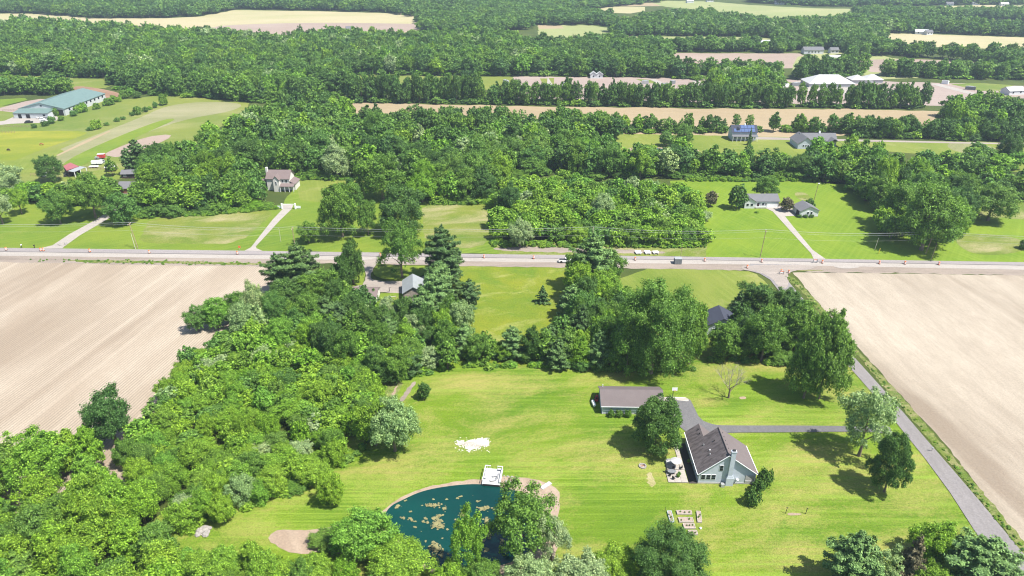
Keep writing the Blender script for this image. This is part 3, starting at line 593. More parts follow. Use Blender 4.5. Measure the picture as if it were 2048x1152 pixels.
tree(705, 410, 358, 44, 'tall', 'mid', 'smaller tree behind the roadside lawn')
tree(845, 405, 350, 60, 'round', 'bright', 'tree at the north-west corner of the rough clearing')
tree(1020, 430, 366, 44, 'round', 'dark', 'dark tree at the upper east edge of the rough clearing')
tree(1205, 440, 388, 50, 'round', 'silver', 'silvery tree standing above the yellowish scrub')
tree(1040, 495, 440, 50, 'round', 'silver', 'silvery tree at the wood edge by the road')
tree(1420, 413, 383, 26, 'round', 'purple', 'small dull brownish tree alone on the lawn west of the white house')
tree(1472, 418, 371, 38, 'ball', 'dark', 'dark round tree at the left end of the white house')
tree(1531, 398, 352, 50, 'ball', 'mid', 'round tree behind the roof of the white house')
tree(1572, 422, 396, 26, 'round', 'purple', 'purple-brown shrubby tree between the white house and its garage')
tree(1618, 414, 398, 20, 'dome', 'dark', 'low bush behind the small white garage')
tree(1975, 441, 370, 98, 'wide', 'mid', 'big spreading tree on the lawn at the far right')
tree(1842, 500, 372, 120, 'round', 'mid', 'largest tree of the clump beside the leaning power pole')
tree(1890, 480, 400, 60, 'round', 'bright', 'bright tree at the right end of the clump by the power pole')
tree(1790, 455, 372, 80, 'round', 'mid', 'tree at the left front of the clump by the power pole')
tree(2046, 498, 480, 22, 'dome', 'dark', 'little round bush at the right picture edge')
tree(2010, 330, 270, 46, 'round', 'dark', 'dark tree beside the back lawn at the far right')
tree(1332, 292, 262, 30, 'round', 'mid', 'left lawn tree near the small far pond')
tree(1368, 290, 250, 40, 'round', 'mid', 'right lawn tree near the small far pond')
tree(1498, 290, 258, 10, 'spruce', 'pine', 'thin dark conifer in front of the solar-roofed house')
tree(1447, 262, 238, 22, 'spruce', 'pine', 'dark conifer left of the solar-roofed house')
tree(1471, 258, 228, 20, 'loose', 'mid', 'thin tree behind the left end of the solar-roofed house')
tree(1497, 258, 230, 20, 'loose', 'mid', 'thin tree behind the right end of the solar-roofed house')
tree(1630, 298, 282, 16, 'dome', 'mid', 'bush in front of the ranch house')
tree(192, 258, 240, 24, 'dome', 'bright', 'largest round bush standing free in the west pasture')
PB = 'bushes along the pasture hedge lines'
for q in [(112, 232, 16, 16), (104, 247, 16, 14), (92, 252, 16, 10), (123, 241, 13, 9), (148, 232, 16, 11), (158, 226, 18, 15), (169, 224, 18, 18), (193, 218, 16, 12), (217, 210, 24, 14), (228, 203, 16, 12), (237, 204, 14, 10),
          (181, 261, 14, 7), (213, 251, 11, 6), (235, 243, 12, 8), (247, 239, 11, 6), (265, 232, 10, 8), (277, 229, 19, 16), (292, 224, 12, 10), (300, 220, 10, 7), (311, 216, 11, 12), (248, 196, 22, 16), (262, 192, 22, 16), (275, 196, 18, 13), (327, 210, 20, 22), (70, 256, 12, 8)]:
    tree(q[0], q[1], q[1] - q[3], q[2], 'dome', random.choice(['mid', 'mid', 'dark', 'bright']), 'bush in the hedge lines that cross the pastures by the green-roofed arena', PB, 'bush')
tree(398, 662, 612, 52, 'round', 'mid', 'grey-green tree furthest out on the ploughed field below the homestead')
tree(436, 656, 598, 60, 'round', 'bright', 'bright tree next to the outermost one on the ploughed field edge')
tree(478, 640, 585, 64, 'round', 'mid', 'tree on the field edge midway to the homestead pines')
tree(520, 630, 590, 60, 'round', 'dark', 'dark tree on the field edge just short of the homestead pines')
# dead tree
def dead_tree(px, py, top, label, twig=.9):
    x, y = G(px, py); h = height_at(px, py, top); t = thing('dead_tree', label, 'tree', (x, y, 0)); g = random.Random(5)
    mb = MB(); tw = MB()
    mb.tube((0, 0, -.1), (0, 0, h * .3), .3, .22, 8, cap=False)
    def br(p, d, L, r, lv):
        q = p + d * L; (mb if lv < 2 else tw).tube(p, q, r, r * .6, 5 if lv < 2 else 3, cap=False)
        if lv >= 6: return
        for _ in range(3 if lv < 4 else 2):
            e = (d + Vector((g.uniform(-.7, .7), g.uniform(-.7, .7), g.uniform(-.15, .6)))).normalized(); br(q, e, L * g.uniform(.6, .85), r * .6, lv + 1)
    for k in range(5):
        a = k * 1.26 + .3; br(Vector((0, 0, h * (.2 + .03 * k))), Vector((math.cos(a) * .62, math.sin(a) * .62, .8)).normalized(), h * .24, .13, 1)
    mb.build('trunk', BARK, t); tw.build('twigs', BARK_PALE, t)['kind'] = 'stuff'; HAND.append((x, y, 3)); return t
dead_tree(1457, 796, 736, 'bare leafless tree alone on the lawn north of the drive')
# ---------------------------------------------------------------- woods
REGIONS = []
def region(key, pts, hmin, hmax, gap, kinds, tones, label, group, low=0.0, world=False):
    REGIONS.append(dict(key=key, w=pts if world else wpoly(pts), h=(hmin, hmax), gap=gap, kinds=kinds, tones=tones, label=label, group=group))
BL = [('round', 5), ('tall', 2), ('wide', 3), ('loose', 1.4), ('cone', .9)]
N_ = [('mid', 5), ('dark', 3), ('bright', 2), ('silver', .6)]
region('thicket', [(300, 812, 4), (345, 730, 5), (400, 672, 5), (470, 655, 5), (560, 668), (690, 700), (765, 770), (770, 795), (735, 850), (728, 890), (700, 930), (644, 966), (588, 991), (520, 1016), (447, 1044), (374, 1060), (330, 1030), (260, 960), (200, 915)], 4.5, 8.5, 4.4,
       [('scrub', 6), ('round', 2), ('dome', 2), ('loose', .6)], [('bright', 6), ('yellow', 1.6), ('mid', 3), ('silver', .9)], '{k} in the thicket between ploughed field and pond lawn', 'young trees of the thicket west of the pond lawn')
region('corner_wood', [(-160, 930), (60, 935), (170, 925), (215, 930), (262, 975), (305, 1040), (330, 1100), (370, 1180), (460, 1250), (760, 1270), (760, 1380), (-160, 1380)], 8, 13, 6.0,
       [('cone', 6), ('tall', 3), ('round', 2), ('loose', 1)], [('bright', 7), ('yellow', 1.5), ('mid', 3)], '{k} in the wood at the lower left corner', 'trees of the lower left wood')
region('belt_west', [(378, 668, 7), (385, 612, 10), (455, 588, 10), (545, 588, 10), (600, 640), (700, 612), (755, 622), (840, 650), (905, 640), (930, 660), (965, 735), (905, 735), (840, 752), (790, 768), (740, 770), (640, 705), (500, 680), (430, 668)], 8, 12.5, 5.6,
       [('round', 5), ('tall', 3), ('wide', 2), ('pine', 1.2)], [('mid', 5), ('dark', 2.5), ('bright', 2.5), ('silver', 1.6)], '{k} in the belt between homestead and pond lawn', 'trees of the belt behind the pond lawn')
region('belt_middle', [(930, 700), (1000, 712), (1060, 712), (1120, 690), (1160, 660), (1240, 640), (1250, 735), (1180, 737), (1100, 733), (1050, 732), (960, 732)], 8.5, 12, 5.4,
       [('round', 4), ('tall', 4), ('pine', 1.6), ('scrub', 1)], [('mid', 5), ('dark', 3), ('bright', 3)], '{k} in the row south of the yellow meadow', 'trees of the row south of the yellow meadow')
region('belt_column', [(1130, 640), (1160, 580), (1225, 570), (1240, 600), (1270, 640), (1330, 680), (1400, 690), (1400, 735), (1250, 735), (1180, 720), (1130, 690)], 9, 14, 6.0,
       [('round', 5), ('tall', 3), ('pine', 1)], [('mid', 6), ('bright', 3), ('dark', 2)], '{k} between the yellow meadow and the huge tree', 'trees of the wood east of the yellow meadow')
region('cluster_east', [(1432, 716), (1462, 704), (1488, 650), (1560, 640), (1612, 660), (1672, 730), (1690, 752), (1650, 735), (1590, 730), (1520, 722), (1460, 720)], 9, 13, 6.2,
       [('round', 5), ('tall', 3), ('pine', .6)], [('mid', 5), ('dark', 4), ('bright', 1)], '{k} in the cluster beside the side road', 'trees of the cluster beside the side road')
region('bottom', [(330, 1110), (400, 1122), (480, 1135), (600, 1150), (690, 1140), (830, 1180), (960, 1175), (1120, 1165), (1260, 1190), (1400, 1200), (1400, 1280), (400, 1300)], 4.5, 8, 4.6,
       [('scrub', 5), ('round', 3), ('cone', 1)], [('bright', 4), ('mid', 3), ('yellow', 2), ('silver', 2)], '{k} along the bottom picture edge south of the pond', 'small trees south of the pond')
region('bottom_right', [(1640, 1190), (1760, 1175), (1900, 1150), (2000, 1190), (2000, 1300), (1640, 1300)], 6, 9, 6, [('pine', 2), ('round', 2)], [('pine', 1), ('mid', 2)], '{k} below the bottom right lawn corner', 'trees below the bottom right lawn corner')
# north of the main road
region('west_gardens', [(-60, 440), (-60, 380), (30, 392), (80, 396), (150, 394), (225, 392), (240, 405), (170, 412), (110, 412), (60, 408), (20, 416)], 7, 10, 7.5, BL, [('mid', 5), ('bright', 3), ('silver', 2)], '{k} among the western roadside gardens', 'trees of the western gardens')
region('drive_wood', [(250, 428), (262, 405), (300, 395), (330, 400), (420, 385), (500, 388), (545, 392), (556, 405), (560, 416), (500, 419), (420, 427), (330, 432)], 8, 13, 7, [('round', 5), ('scrub', 2), ('wide', 2)], [('mid', 5), ('bright', 3), ('dark', 1.5), ('silver', .7)], '{k} in the front of the wood between the two western drives', 'trees fronting the wood between the drives')
region('drive_wood_back', [(290, 400), (300, 330), (262, 345), (285, 315, 8), (340, 290, 10), (395, 285, 12), (450, 300), (520, 355), (505, 385), (420, 388), (330, 400)], 13, 18, 9, BL, [('mid', 5), ('dark', 3), ('bright', 1.5)], '{k} in the wood between pasture and two-storey house', 'tall trees west of the brown-roofed house')
region('mid_wood', [(390, 300, 14), (400, 262, 14), (470, 236, 14), (490, 225, 14), (560, 205, 12), (640, 190, 12), (700, 200, 12), (710, 245, 12), (850, 262, 12), (960, 268, 10), (1020, 262, 10), (1100, 262, 8), (1200, 270, 12), (1250, 300, 12), (1370, 330), (1380, 352), (1220, 362), (1120, 350), (1000, 365), (990, 405), (840, 403), (830, 365), (720, 358), (590, 357), (520, 356), (450, 340)],
       13, 18, 9.5, BL, [('mid', 6), ('dark', 3.5), ('bright', 1.5), ('silver', .5)], '{k} in the big wood behind the two-storey house', 'trees of the big middle wood')
region('scrub_wood', [(1000, 400), (1010, 355, 6), (1120, 345, 6), (1230, 355, 8), (1370, 355, 8), (1385, 400), (1400, 450), (1412, 490), (1330, 492), (1200, 488), (1080, 486), (1000, 482), (985, 460)], 6, 10, 6.2,
       [('scrub', 5), ('round', 4), ('wide', 1), ('loose', .5)], [('bright', 4), ('yellow', 2.4), ('mid', 3.5), ('silver', .7)], '{k} in the bright scrubby wood north of the main road', 'scrubby trees north of the main road')
region('scrub_bright', [(1160, 420), (1250, 380), (1370, 380), (1400, 450), (1412, 492), (1330, 493), (1260, 480), (1200, 450)], 2.5, 4.5, 4.6, [('scrub', 3), ('dome', 2)], [('yellow', 5), ('bright', 2)], '{k} in the yellowish scrub near the road', 'yellowish scrub bushes')
region('row_pond', [(1240, 342), (1400, 340), (1500, 340), (1640, 342), (1660, 362), (1600, 359), (1380, 357), (1240, 352)], 10.5, 14, 8.5, BL, [('mid', 4), ('dark', 4), ('bright', 1)], '{k} in the tree row behind the white house', 'trees of the row behind the white house')
region('east_wood', [(1625, 330), (1690, 290, 13), (1720, 276, 13), (1800, 300, 13), (1900, 320, 13), (1930, 350, 10), (1935, 400), (1925, 452), (1905, 480), (1850, 470), (1770, 440), (1720, 405), (1670, 372), (1640, 362)], 11, 16, 8.5, BL, [('mid', 5), ('dark', 2.5), ('bright', 2.5)], '{k} in the large wood east of the white house', 'trees of the wood east of the white house')
region('east_wood_edge', [(1930, 350), (2000, 345, 10), (2070, 330, 12), (2300, 330, 12), (2300, 420), (2048, 400), (1990, 410), (1935, 400)], 9, 14, 8.5, BL, [('mid', 4), ('dark', 2), ('bright', 3)], '{k} in the wood at the right picture edge', 'trees of the wood at the right edge')
region('clump_pole', [(1740, 452), (1800, 440), (1880, 440), (1925, 470), (1905, 492), (1870, 504), (1810, 500), (1770, 475)], 6, 11, 6.5, BL, [('mid', 4), ('bright', 3)], '{k} in the clump beside the leaning power pole', 'trees of the clump by the power pole')
region('lane_row', [(700, 262), (700, 240, 6), (850, 252), (990, 258), (1120, 262), (1230, 268), (1230, 285), (1000, 276), (800, 275)], 12, 15, 8.5, BL, [('mid', 4), ('dark', 4)], '{k} in the row south of the tan field', 'trees of the row south of the tan field')
region('lane_row_east', [(1180, 268), (1300, 266), (1430, 266), (1520, 270), (1640, 273), (1800, 278), (2080, 284), (2080, 274), (1900, 266), (1700, 264), (1500, 262), (1180, 260)], 8, 12.5, 5.8, BL, [('mid', 4), ('dark', 3), ('bright', 1)], '{k} in the row between the lane and the tan field', 'trees of the row behind the lane')
region('tan_row_west', [(690, 198), (960, 202), (960, 209), (690, 205)], 17, 20.5, 6, BL, [('dark', 5), ('mid', 4)], '{k} in the tall row behind the tan field, west end', 'trees of the tall row behind the tan field, west')
region('tan_row', [(960, 204), (1300, 208), (1500, 211), (1580, 212), (1580, 217), (1300, 214), (960, 209)], 13.5, 17, 5.6, BL, [('dark', 5), ('mid', 4)], '{k} in the tall row behind the tan field', 'trees of the tall row behind the tan field')
region('tan_row_east', [(1600, 211), (1700, 212), (1850, 214), (1850, 218), (1700, 217), (1600, 215)], 14, 18, 6, BL, [('dark', 5), ('mid', 4)], '{k} in the tall row at the east end of the tan field', 'trees of the tall row east')
region('right_wood', [(1870, 225), (1860, 205, 10), (1960, 200, 10), (2120, 190, 12), (2300, 190, 12), (2300, 268), (2050, 268), (1990, 275), (1900, 262)], 13, 17, 9.5, BL, [('mid', 5), ('dark', 3), ('bright', 2)], '{k} in the wood at the upper right behind the lane', 'trees of the upper right wood')
region('right_wood_near', [(1850, 300, 10), (1960, 310), (2048, 322), (2048, 346), (1960, 345), (1900, 335)], 7, 10, 8, BL, [('mid', 4), ('bright', 2)], '{k} scattered below the back lawn', 'trees below the back lawn')
# far
region('forest_west', [(-300, 158), (-300, 60, 12), (0, 48, 12), (30, 36, 12), (130, 44, 12), (250, 48, 12), (340, 58, 12), (450, 62, 12), (560, 72, 12), (640, 60, 12), (780, 66, 12), (860, 64, 12), (1000, 58, 12), (1055, 78, 10), (1060, 120), (1100, 148), (1040, 152), (850, 150), (700, 148), (690, 190), (640, 200), (560, 206), (495, 204), (420, 196), (330, 192), (245, 180), (215, 156), (0, 150)],
       13, 18, 9.5, BL, [('mid', 6), ('dark', 3), ('bright', 1.4), ('silver', .6)], '{k} in the great forest beyond the west pasture', 'forest trees beyond the pasture')
region('arena_trees', [(-60, 196), (0, 190), (60, 190), (135, 190), (138, 178), (60, 176), (-60, 178)], 10, 13, 9, BL, [('mid', 4), ('dark', 2)], '{k} behind the pale riding ground', 'trees behind the riding ground')
region('site_row', [(1040, 152), (1100, 152), (1340, 156), (1400, 160), (1405, 154), (1340, 148), (1100, 144), (1040, 145)], 13, 16, 9, BL, [('dark', 5), ('mid', 3)], '{k} in the row behind the building site', 'trees of the row behind the building site')
region('site_clump', [(1400, 176), (1440, 160, 4), (1500, 150, 6), (1560, 165), (1565, 200), (1440, 200)], 12, 17, 9, BL, [('mid', 4), ('silver', 2), ('bright', 2)], '{k} in the clump on the building site', 'trees of the clump on the building site')
region('site_back', [(1380, 152), (1560, 150), (1560, 144), (1380, 146)], 9, 14, 9, BL, [('dark', 2), ('mid', 3)], '{k} behind the clump on the building site', 'trees behind the building site clump')
region('tent_row', [(1570, 158), (1620, 160), (1720, 152), (1720, 145), (1620, 148)], 14, 18, 9.5, BL, [('dark', 5), ('mid', 3)], '{k} behind the white tents', 'trees behind the white tents')
region('site_right', [(1765, 152), (1900, 158), (2048, 160), (2300, 164), (2300, 150), (2048, 146), (1900, 148), (1765, 146)], 10, 14, 9.5, BL, [('mid', 4), ('dark', 3)], '{k} in the row right of the white tents', 'trees right of the white tents')
region('right_mid', [(1720, 122, 3), (1700, 116), (1780, 112), (1900, 120), (2000, 138), (2300, 160), (2300, 110, 8), (2048, 105, 8), (1900, 100, 8), (1800, 92, 6), (1740, 86, 4), (1640, 96)], 12, 16, 10, BL, [('mid', 4), ('dark', 4)], '{k} in the wood right of the small white farm', 'trees right of the small white farm')
region('farm_row', [(1230, 104), (1340, 104), (1560, 106), (1640, 104), (1760, 106), (1760, 92), (1560, 92), (1340, 94), (1230, 92)], 9, 14, 9.5, BL, [('mid', 4), ('dark', 3)], '{k} in the row behind the far pinkish field', 'trees behind the far pinkish field')
region('far_centre', [(1060, 150), (1240, 152), (1345, 148), (1330, 106), (1235, 100), (1250, 84), (1170, 92), (1140, 98), (1060, 96)], 11, 15, 10, BL, [('mid', 4), ('dark', 4)], '{k} between the small far fields', 'trees between the small far fields')
region('far_wood_e', [(1230, 74), (1220, 50, 8), (1300, 30, 6), (1400, 26, 6), (1500, 38, 6), (1560, 44, 6), (1640, 42, 6), (1700, 34, 6), (1850, 36, 6), (1980, 50, 6), (2300, 60, 6), (2300, 84), (2048, 74), (1860, 67), (1760, 67), (1770, 84), (1700, 92), (1560, 94), (1540, 76), (1400, 73), (1310, 72)], 11, 15, 10.5, BL, [('mid', 4), ('dark', 3), ('silver', .4)], '{k} in the far eastern woods', 'trees of the far eastern woods')
region('far_wood_e2', [(1740, 40), (1700, 30), (1740, 26), (1880, 29), (2048, 28), (2300, 28), (2300, 44), (2048, 42), (1880, 36)], 11, 14, 10.5, BL, [('mid', 4), ('dark', 3)], '{k} in the distant eastern woods', 'trees of the distant eastern woods')
region('far_wood_c', [(835, 56), (880, 50), (960, 48), (1060, 50), (1070, 96), (1060, 60), (860, 66)], 10, 14, 10, BL, [('mid', 4), ('dark', 3)], '{k} right of the far stubble field', 'trees right of the far stubble field')
region('far_wood_c2', [(840, 48), (1230, 52), (1220, 36), (1150, 26), (1000, 22), (840, 26), (760, 24), (830, 34)], 10, 14, 12, BL, [('mid', 4), ('dark', 3)], '{k} in the distant middle woods', 'trees of the distant middle woods')
region('far_nw', [(-400, 26), (60, 27), (185, 37), (330, 36), (400, 33), (470, 19), (300, -3), (-400, -6)], 13, 17, 11, BL, [('dark', 4), ('mid', 4)], '{k} in the distant north-western wood', 'trees of the distant north-western wood')
region('far_n', [(470, 18), (660, 22), (840, 27), (960, 20), (960, 0), (700, -6), (470, -3)], 13, 17, 12, BL, [('dark', 4), ('mid', 4)], '{k} in the distant northern wood', 'trees of the distant northern wood')
region('far_n2', [(940, 22), (1180, 20), (1320, 4), (1340, -8), (940, -10)], 9, 14, 15, BL, [('mid', 4), ('dark', 2)], '{k} in the distant village trees', 'distant trees among the village houses')
region('village_trees', [(1500, 6), (1640, 13), (1760, 14), (1900, 10), (2300, 8), (2300, -8), (1500, -8)], 10, 14, 15, BL, [('mid', 4), ('dark', 3)], '{k} around the distant village', 'trees around the distant village')
region('horizon_wood', [(-3200, 1750), (3200, 1750), (3200, 2900), (-3200, 2900)], 12, 17, 19, [('wide', 1)], [('mid', 4), ('dark', 3)], 'trees beyond', 'trees beyond', world=True)
for rg in list(REGIONS):
    if rg['key'] in ('tan_row', 'tan_row_west', 'tan_row_east', 'lane_row', 'lane_row_east', 'row_pond', 'site_row', 'tent_row', 'mid_wood', 'forest_west', 'drive_wood', 'cluster_east', 'belt_middle', 'site_clump', 'site_right'):
        REGIONS.append(dict(key='undergrowth', w=rg['w'], h=(3, 5.5), gap=max(5.5, min(rg['gap'], 8)) if rg['key'] not in ('mid_wood', 'forest_west') else 8.5, kinds=[('scrub', 1)], tones=[('mid', 4), ('dark', 2), ('bright', 1)], label='{k} growing under the taller trees', group='undergrowth bushes'))
def inside(px, py, poly):
    n = len(poly); c = np.zeros(len(px), bool); j = n - 1
    for i in range(n):
        xi, yi = poly[i]; xj, yj = poly[j]
        if yi != yj: c ^= ((yi > py) != (yj > py)) & (px < (xj - xi) * (py - yi) / (yj - yi) + xi)
        j = i
    return c
CLEAR = []      # pixel polygons on the ground where no wood tree may stand
for q in ([(715, 513), (860, 520), (905, 540), (850, 590), (812, 640), (795, 600), (740, 605), (690, 585)], [(1392, 706), (1400, 600), (1460, 600), (1466, 640), (1462, 700)], [(1560, 545), (1600, 590), (1710, 700), (1760, 770), (1745, 790), (1680, 720), (1610, 640), (1560, 590)],
          [(510, 398), (505, 360), (600, 360), (612, 400), (600, 425), (560, 425)], [(234, 385), (300, 383), (300, 412), (240, 412)], [(240, 360), (262, 350), (285, 355), (285, 370), (245, 370)], [(1585, 300), (1700, 300), (1710, 268), (1450, 262), (1450, 285)],
          [(60, 246), (140, 248), (240, 200), (150, 185)], [(1515, 92), (1550, 92), (1550, 100), (1515, 100)], [(1600, 100), (1690, 100), (1690, 112), (1600, 112)]): CLEAR.append(wpoly(q))
cand = []
for ri, rg in enumerate(REGIONS):
    w_ = rg['w']; xs = [p[0] for p in w_]; ys = [p[1] for p in w_]; g = np.random.default_rng(ri + 11); sp = rg['gap']
    nx = int((max(xs) - min(xs)) / sp) + 2; ny = int((max(ys) - min(ys)) / (sp * .87)) + 2
    I, J = np.meshgrid(np.arange(nx), np.arange(ny)); X = min(xs) + (I + .5 * (J % 2)) * sp; Y = min(ys) + J * sp * .87
    X = (X + g.uniform(-.36, .36, X.shape) * sp).ravel(); Y = (Y + g.uniform(-.36, .36, Y.shape) * sp).ravel()
    ok = inside(X, Y, w_)
    for c_ in CLEAR: ok &= ~inside(X, Y, c_)
    X, Y = X[ok], Y[ok]
    if len(X) == 0: continue
    for (hx, hy, hr) in HAND:
        d2 = (X - hx) ** 2 + (Y - hy) ** 2; keep = d2 > (hr * .75 + sp * .28) ** 2; X, Y = X[keep], Y[keep]
    n = len(X); h = g.uniform(rg['h'][0], rg['h'][1], n); u_ = g.uniform(size=n); h *= np.where(u_ < .22, g.uniform(.6, .9, n), np.where(u_ > .93, g.uniform(1.08, 1.25, n), 1))
    kk = [k for k, _ in rg['kinds']]; kp = np.array([q for _, q in rg['kinds']], float); kp /= kp.sum(); K = g.choice(len(kk), n, p=kp)
    tt = [k for k, _ in rg['tones']]; tp = np.array([q for _, q in rg['tones']], float); tp /= tp.sum(); Tn = g.choice(len(tt), n, p=tp)
    for i in range(n):
        k = kk[K[i]]; t = tt[Tn[i]]
        if k in ('pine', 'spruce'): t = 'pine' if t != 'bright' else 'pale_pine'
        wd = sp * g.uniform(1.1, 1.62) * (1.0 if k not in ('tall', 'cone') else .9)
        hh = h[i] * (.62 if k in ('dome',) else .85 if k == 'scrub' else 1)
        px_, py_, dep = P(X[i], Y[i], hh * .8)
        cand.append((X[i], Y[i], hh, wd, k, t, ri, px_, py_, FPX * max(wd, hh * .8) / dep if dep > 5 else 0))
# the largest in the picture become things of their own
def in_view(c): return -40 < c[7] < 2088 and -20 < c[8] < 1180
single = {}
for nm, lim in (('broadleaf_tree', 215), ('scrub_bush', 230), ('bush', 60), ('pine_tree', 40)):
    idx = [i for i, c in enumerate(cand) if NAME[c[4]] == nm and in_view(c)]; idx.sort(key=lambda i: -cand[i][9])
    for i in idx[:lim]: single[i] = 1
LMK = [(G(a, b), n) for a, b, n in ((982, 975, 'the dock'), (665, 1000, 'the lone round tree'), (790, 890, 'the silvery lawn tree'), (232, 880, 'the dark field-edge tree'), (100, 985, 'the field corner'), (590, 590, 'the homestead pines'), (825, 600, 'the old barn'), (1000, 690, 'the meadow'), (1300, 740, 'the huge tree'), (1430, 640, 'the black-roofed house'), (1620, 790, 'the tall oaks'),
  (545, 440, 'the gated drive'), (215, 425, 'the curving drive'), (565, 375, 'the two-storey house'), (910, 440, 'the rough clearing'), (1295, 505, 'the concrete panels'), (1180, 580, 'the roadside pine'), (1520, 400, 'the white house'), (1605, 420, 'the detached garage'), (1850, 500, 'the leaning pole'), (2040, 420, 'the right edge'), (600, 1150, 'the sandy spit'), (1100, 1150, 'the pond end'), (300, 1080, 'the lawn tip'), (100, 1140, 'the bottom left corner'), (0, 1020, 'the left edge'), (500, 720, 'the north thicket end'), (500, 860, 'the thicket middle'), (640, 760, 'the wheel tracks'), (1110, 380, 'the scrub top'), (450, 1020, 'the thicket foot'), (700, 300, 'the wood middle'), (1620, 300, 'the ranch house'))]
KW = dict(broadleaf_tree='leafy tree', scrub_bush='scrub bush', bush='low bush', pine_tree='pine')
for i in single:
    c = cand[i]; rg = REGIONS[c[6]]; k = TONE_WORD[c[5]] + ' ' + KW[NAME[c[4]]]; lb = rg['label'].format(k=k)
    nm_ = min(LMK, key=lambda q: (q[0][0] - c[0]) ** 2 + (q[0][1] - c[1]) ** 2)[1]; lb += ', nearest ' + nm_
    if len(lb.split()) > 16: lb = k + ' in the ' + rg['key'].replace('_', ' ') + ', nearest ' + nm_
    make_tree(c[0], c[1], c[2], c[3], c[4], c[5], lb, TONE_WORD[c[5]] + ' ' + KW[NAME[c[4]]].replace('bush', 'bushe') + 's nearest ' + nm_ + ', ' + rg['group'], None, 'near' if c[9] > 34 else 'mid')
# the rest: woodland as stuff, instanced from hidden-in-data prototypes
PROTO = bpy.data.collections.new('woodland_kit'); PK = []
def proto(kind, tone, lod, v):
    key = (kind, tone, lod, v)
    if key not in PK:
        cm = get_crown(kind, lod, v); tm = trunk_mb(kind, v, False)
        n = len(cm.vertices); co = np.empty(n * 3, np.float32); cm.vertices.foreach_get('co', co); co = co.reshape(-1, 3)
        me = bpy.data.meshes.new('wood_tree'); V = [tuple(p) for p in co.tolist()] + tm.v; F = np.arange(n).reshape(-1, 4).tolist() + [[n + a for a in f] for f in tm.f]
        me.from_pydata(V, [], F); me.materials.append(T[tone]); me.materials.append(BARK)
        me.polygons.foreach_set('material_index', [0] * (n // 4) + [1] * len(tm.f)); me.update()
        o = bpy.data.objects.new('wood_tree_%04d' % len(PK), me); PROTO.objects.link(o); PK.append(key)
    return PK.index(key)
def instancer(name, rows, label, coll=None, kind='stuff'):
    me = bpy.data.meshes.new(name); me.vertices.add(len(rows)); A = np.array(rows, np.float32)
    me.vertices.foreach_set('co', A[:, :3].ravel())
    for nm, col in (('pick', 3), ('turn', 4)):
        a = me.attributes.new(nm, 'INT' if nm == 'pick' else 'FLOAT', 'POINT'); a.data.foreach_set('value', A[:, col].astype(np.int32) if nm == 'pick' else A[:, col])
    a = me.attributes.new('size', 'FLOAT_VECTOR', 'POINT'); a.data.foreach_set('vector', A[:, 5:8].ravel())
    o = bpy.data.objects.new(name, me); COL.objects.link(o); tag(o, label, None, None, kind)
    ng = bpy.data.node_groups.new(name, 'GeometryNodeTree'); ng.interface.new_socket('Geometry', in_out='INPUT', socket_type='NodeSocketGeometry'); ng.interface.new_socket('Geometry', in_out='OUTPUT', socket_type='NodeSocketGeometry')
    N = ng.nodes; L = ng.links; gi = N.new('NodeGroupInput'); go = N.new('NodeGroupOutput'); ip = N.new('GeometryNodeInstanceOnPoints'); ci = N.new('GeometryNodeCollectionInfo')
    ci.inputs[0].default_value = coll or PROTO; ci.inputs['Separate Children'].default_value = True; ci.inputs['Reset Children'].default_value = True
    def attr(nm, typ):
        x = N.new('GeometryNodeInputNamedAttribute'); x.data_type = typ; x.inputs['Name'].default_value = nm; return x.outputs['Attribute']
    L.new(gi.outputs[0], ip.inputs['Points']); L.new(ci.outputs[0], ip.inputs['Instance']); ip.inputs['Pick Instance'].default_value = True
    L.new(attr('pick', 'INT'), ip.inputs['Instance Index']); cx = N.new('ShaderNodeCombineXYZ'); L.new(attr('turn', 'FLOAT'), cx.inputs[2]); L.new(cx.outputs[0], ip.inputs['Rotation'])
    L.new(attr('size', 'FLOAT_VECTOR'), ip.inputs['Scale']); L.new(ip.outputs[0], go.inputs[0])
    o.modifiers.new('trees', 'NODES').node_group = ng; return o
rows = {}
for i, c in enumerate(cand):
    if i in single: continue
    lod = 'near' if c[9] > 60 else 'mid' if c[9] > 26 else 'far'
    if not in_view(c): lod = 'mid' if lod == 'near' else lod
    kd = c[4]; v = i % 2
    pi = proto(kd, c[5], lod, v)
    sz = crown_size(kd, lod, v); key = ('scrub' if NAME[kd] in ('scrub_bush', 'bush') else 'wood')
    rows.setdefault(key, []).append((c[0], c[1], 0, pi, random.uniform(0, 6.28), c[3] / 2 / sz[0], c[3] / 2 / sz[0], c[2] / sz[1]))
instancer('woodland', rows['wood'], 'woods and forest running back to the horizon')
if rows.get('scrub'): instancer('scrub_cover', rows['scrub'], 'low scrub growing under and between the trees')
print('TREES cand', len(cand), 'single', len(single), 'protos', len(PK))
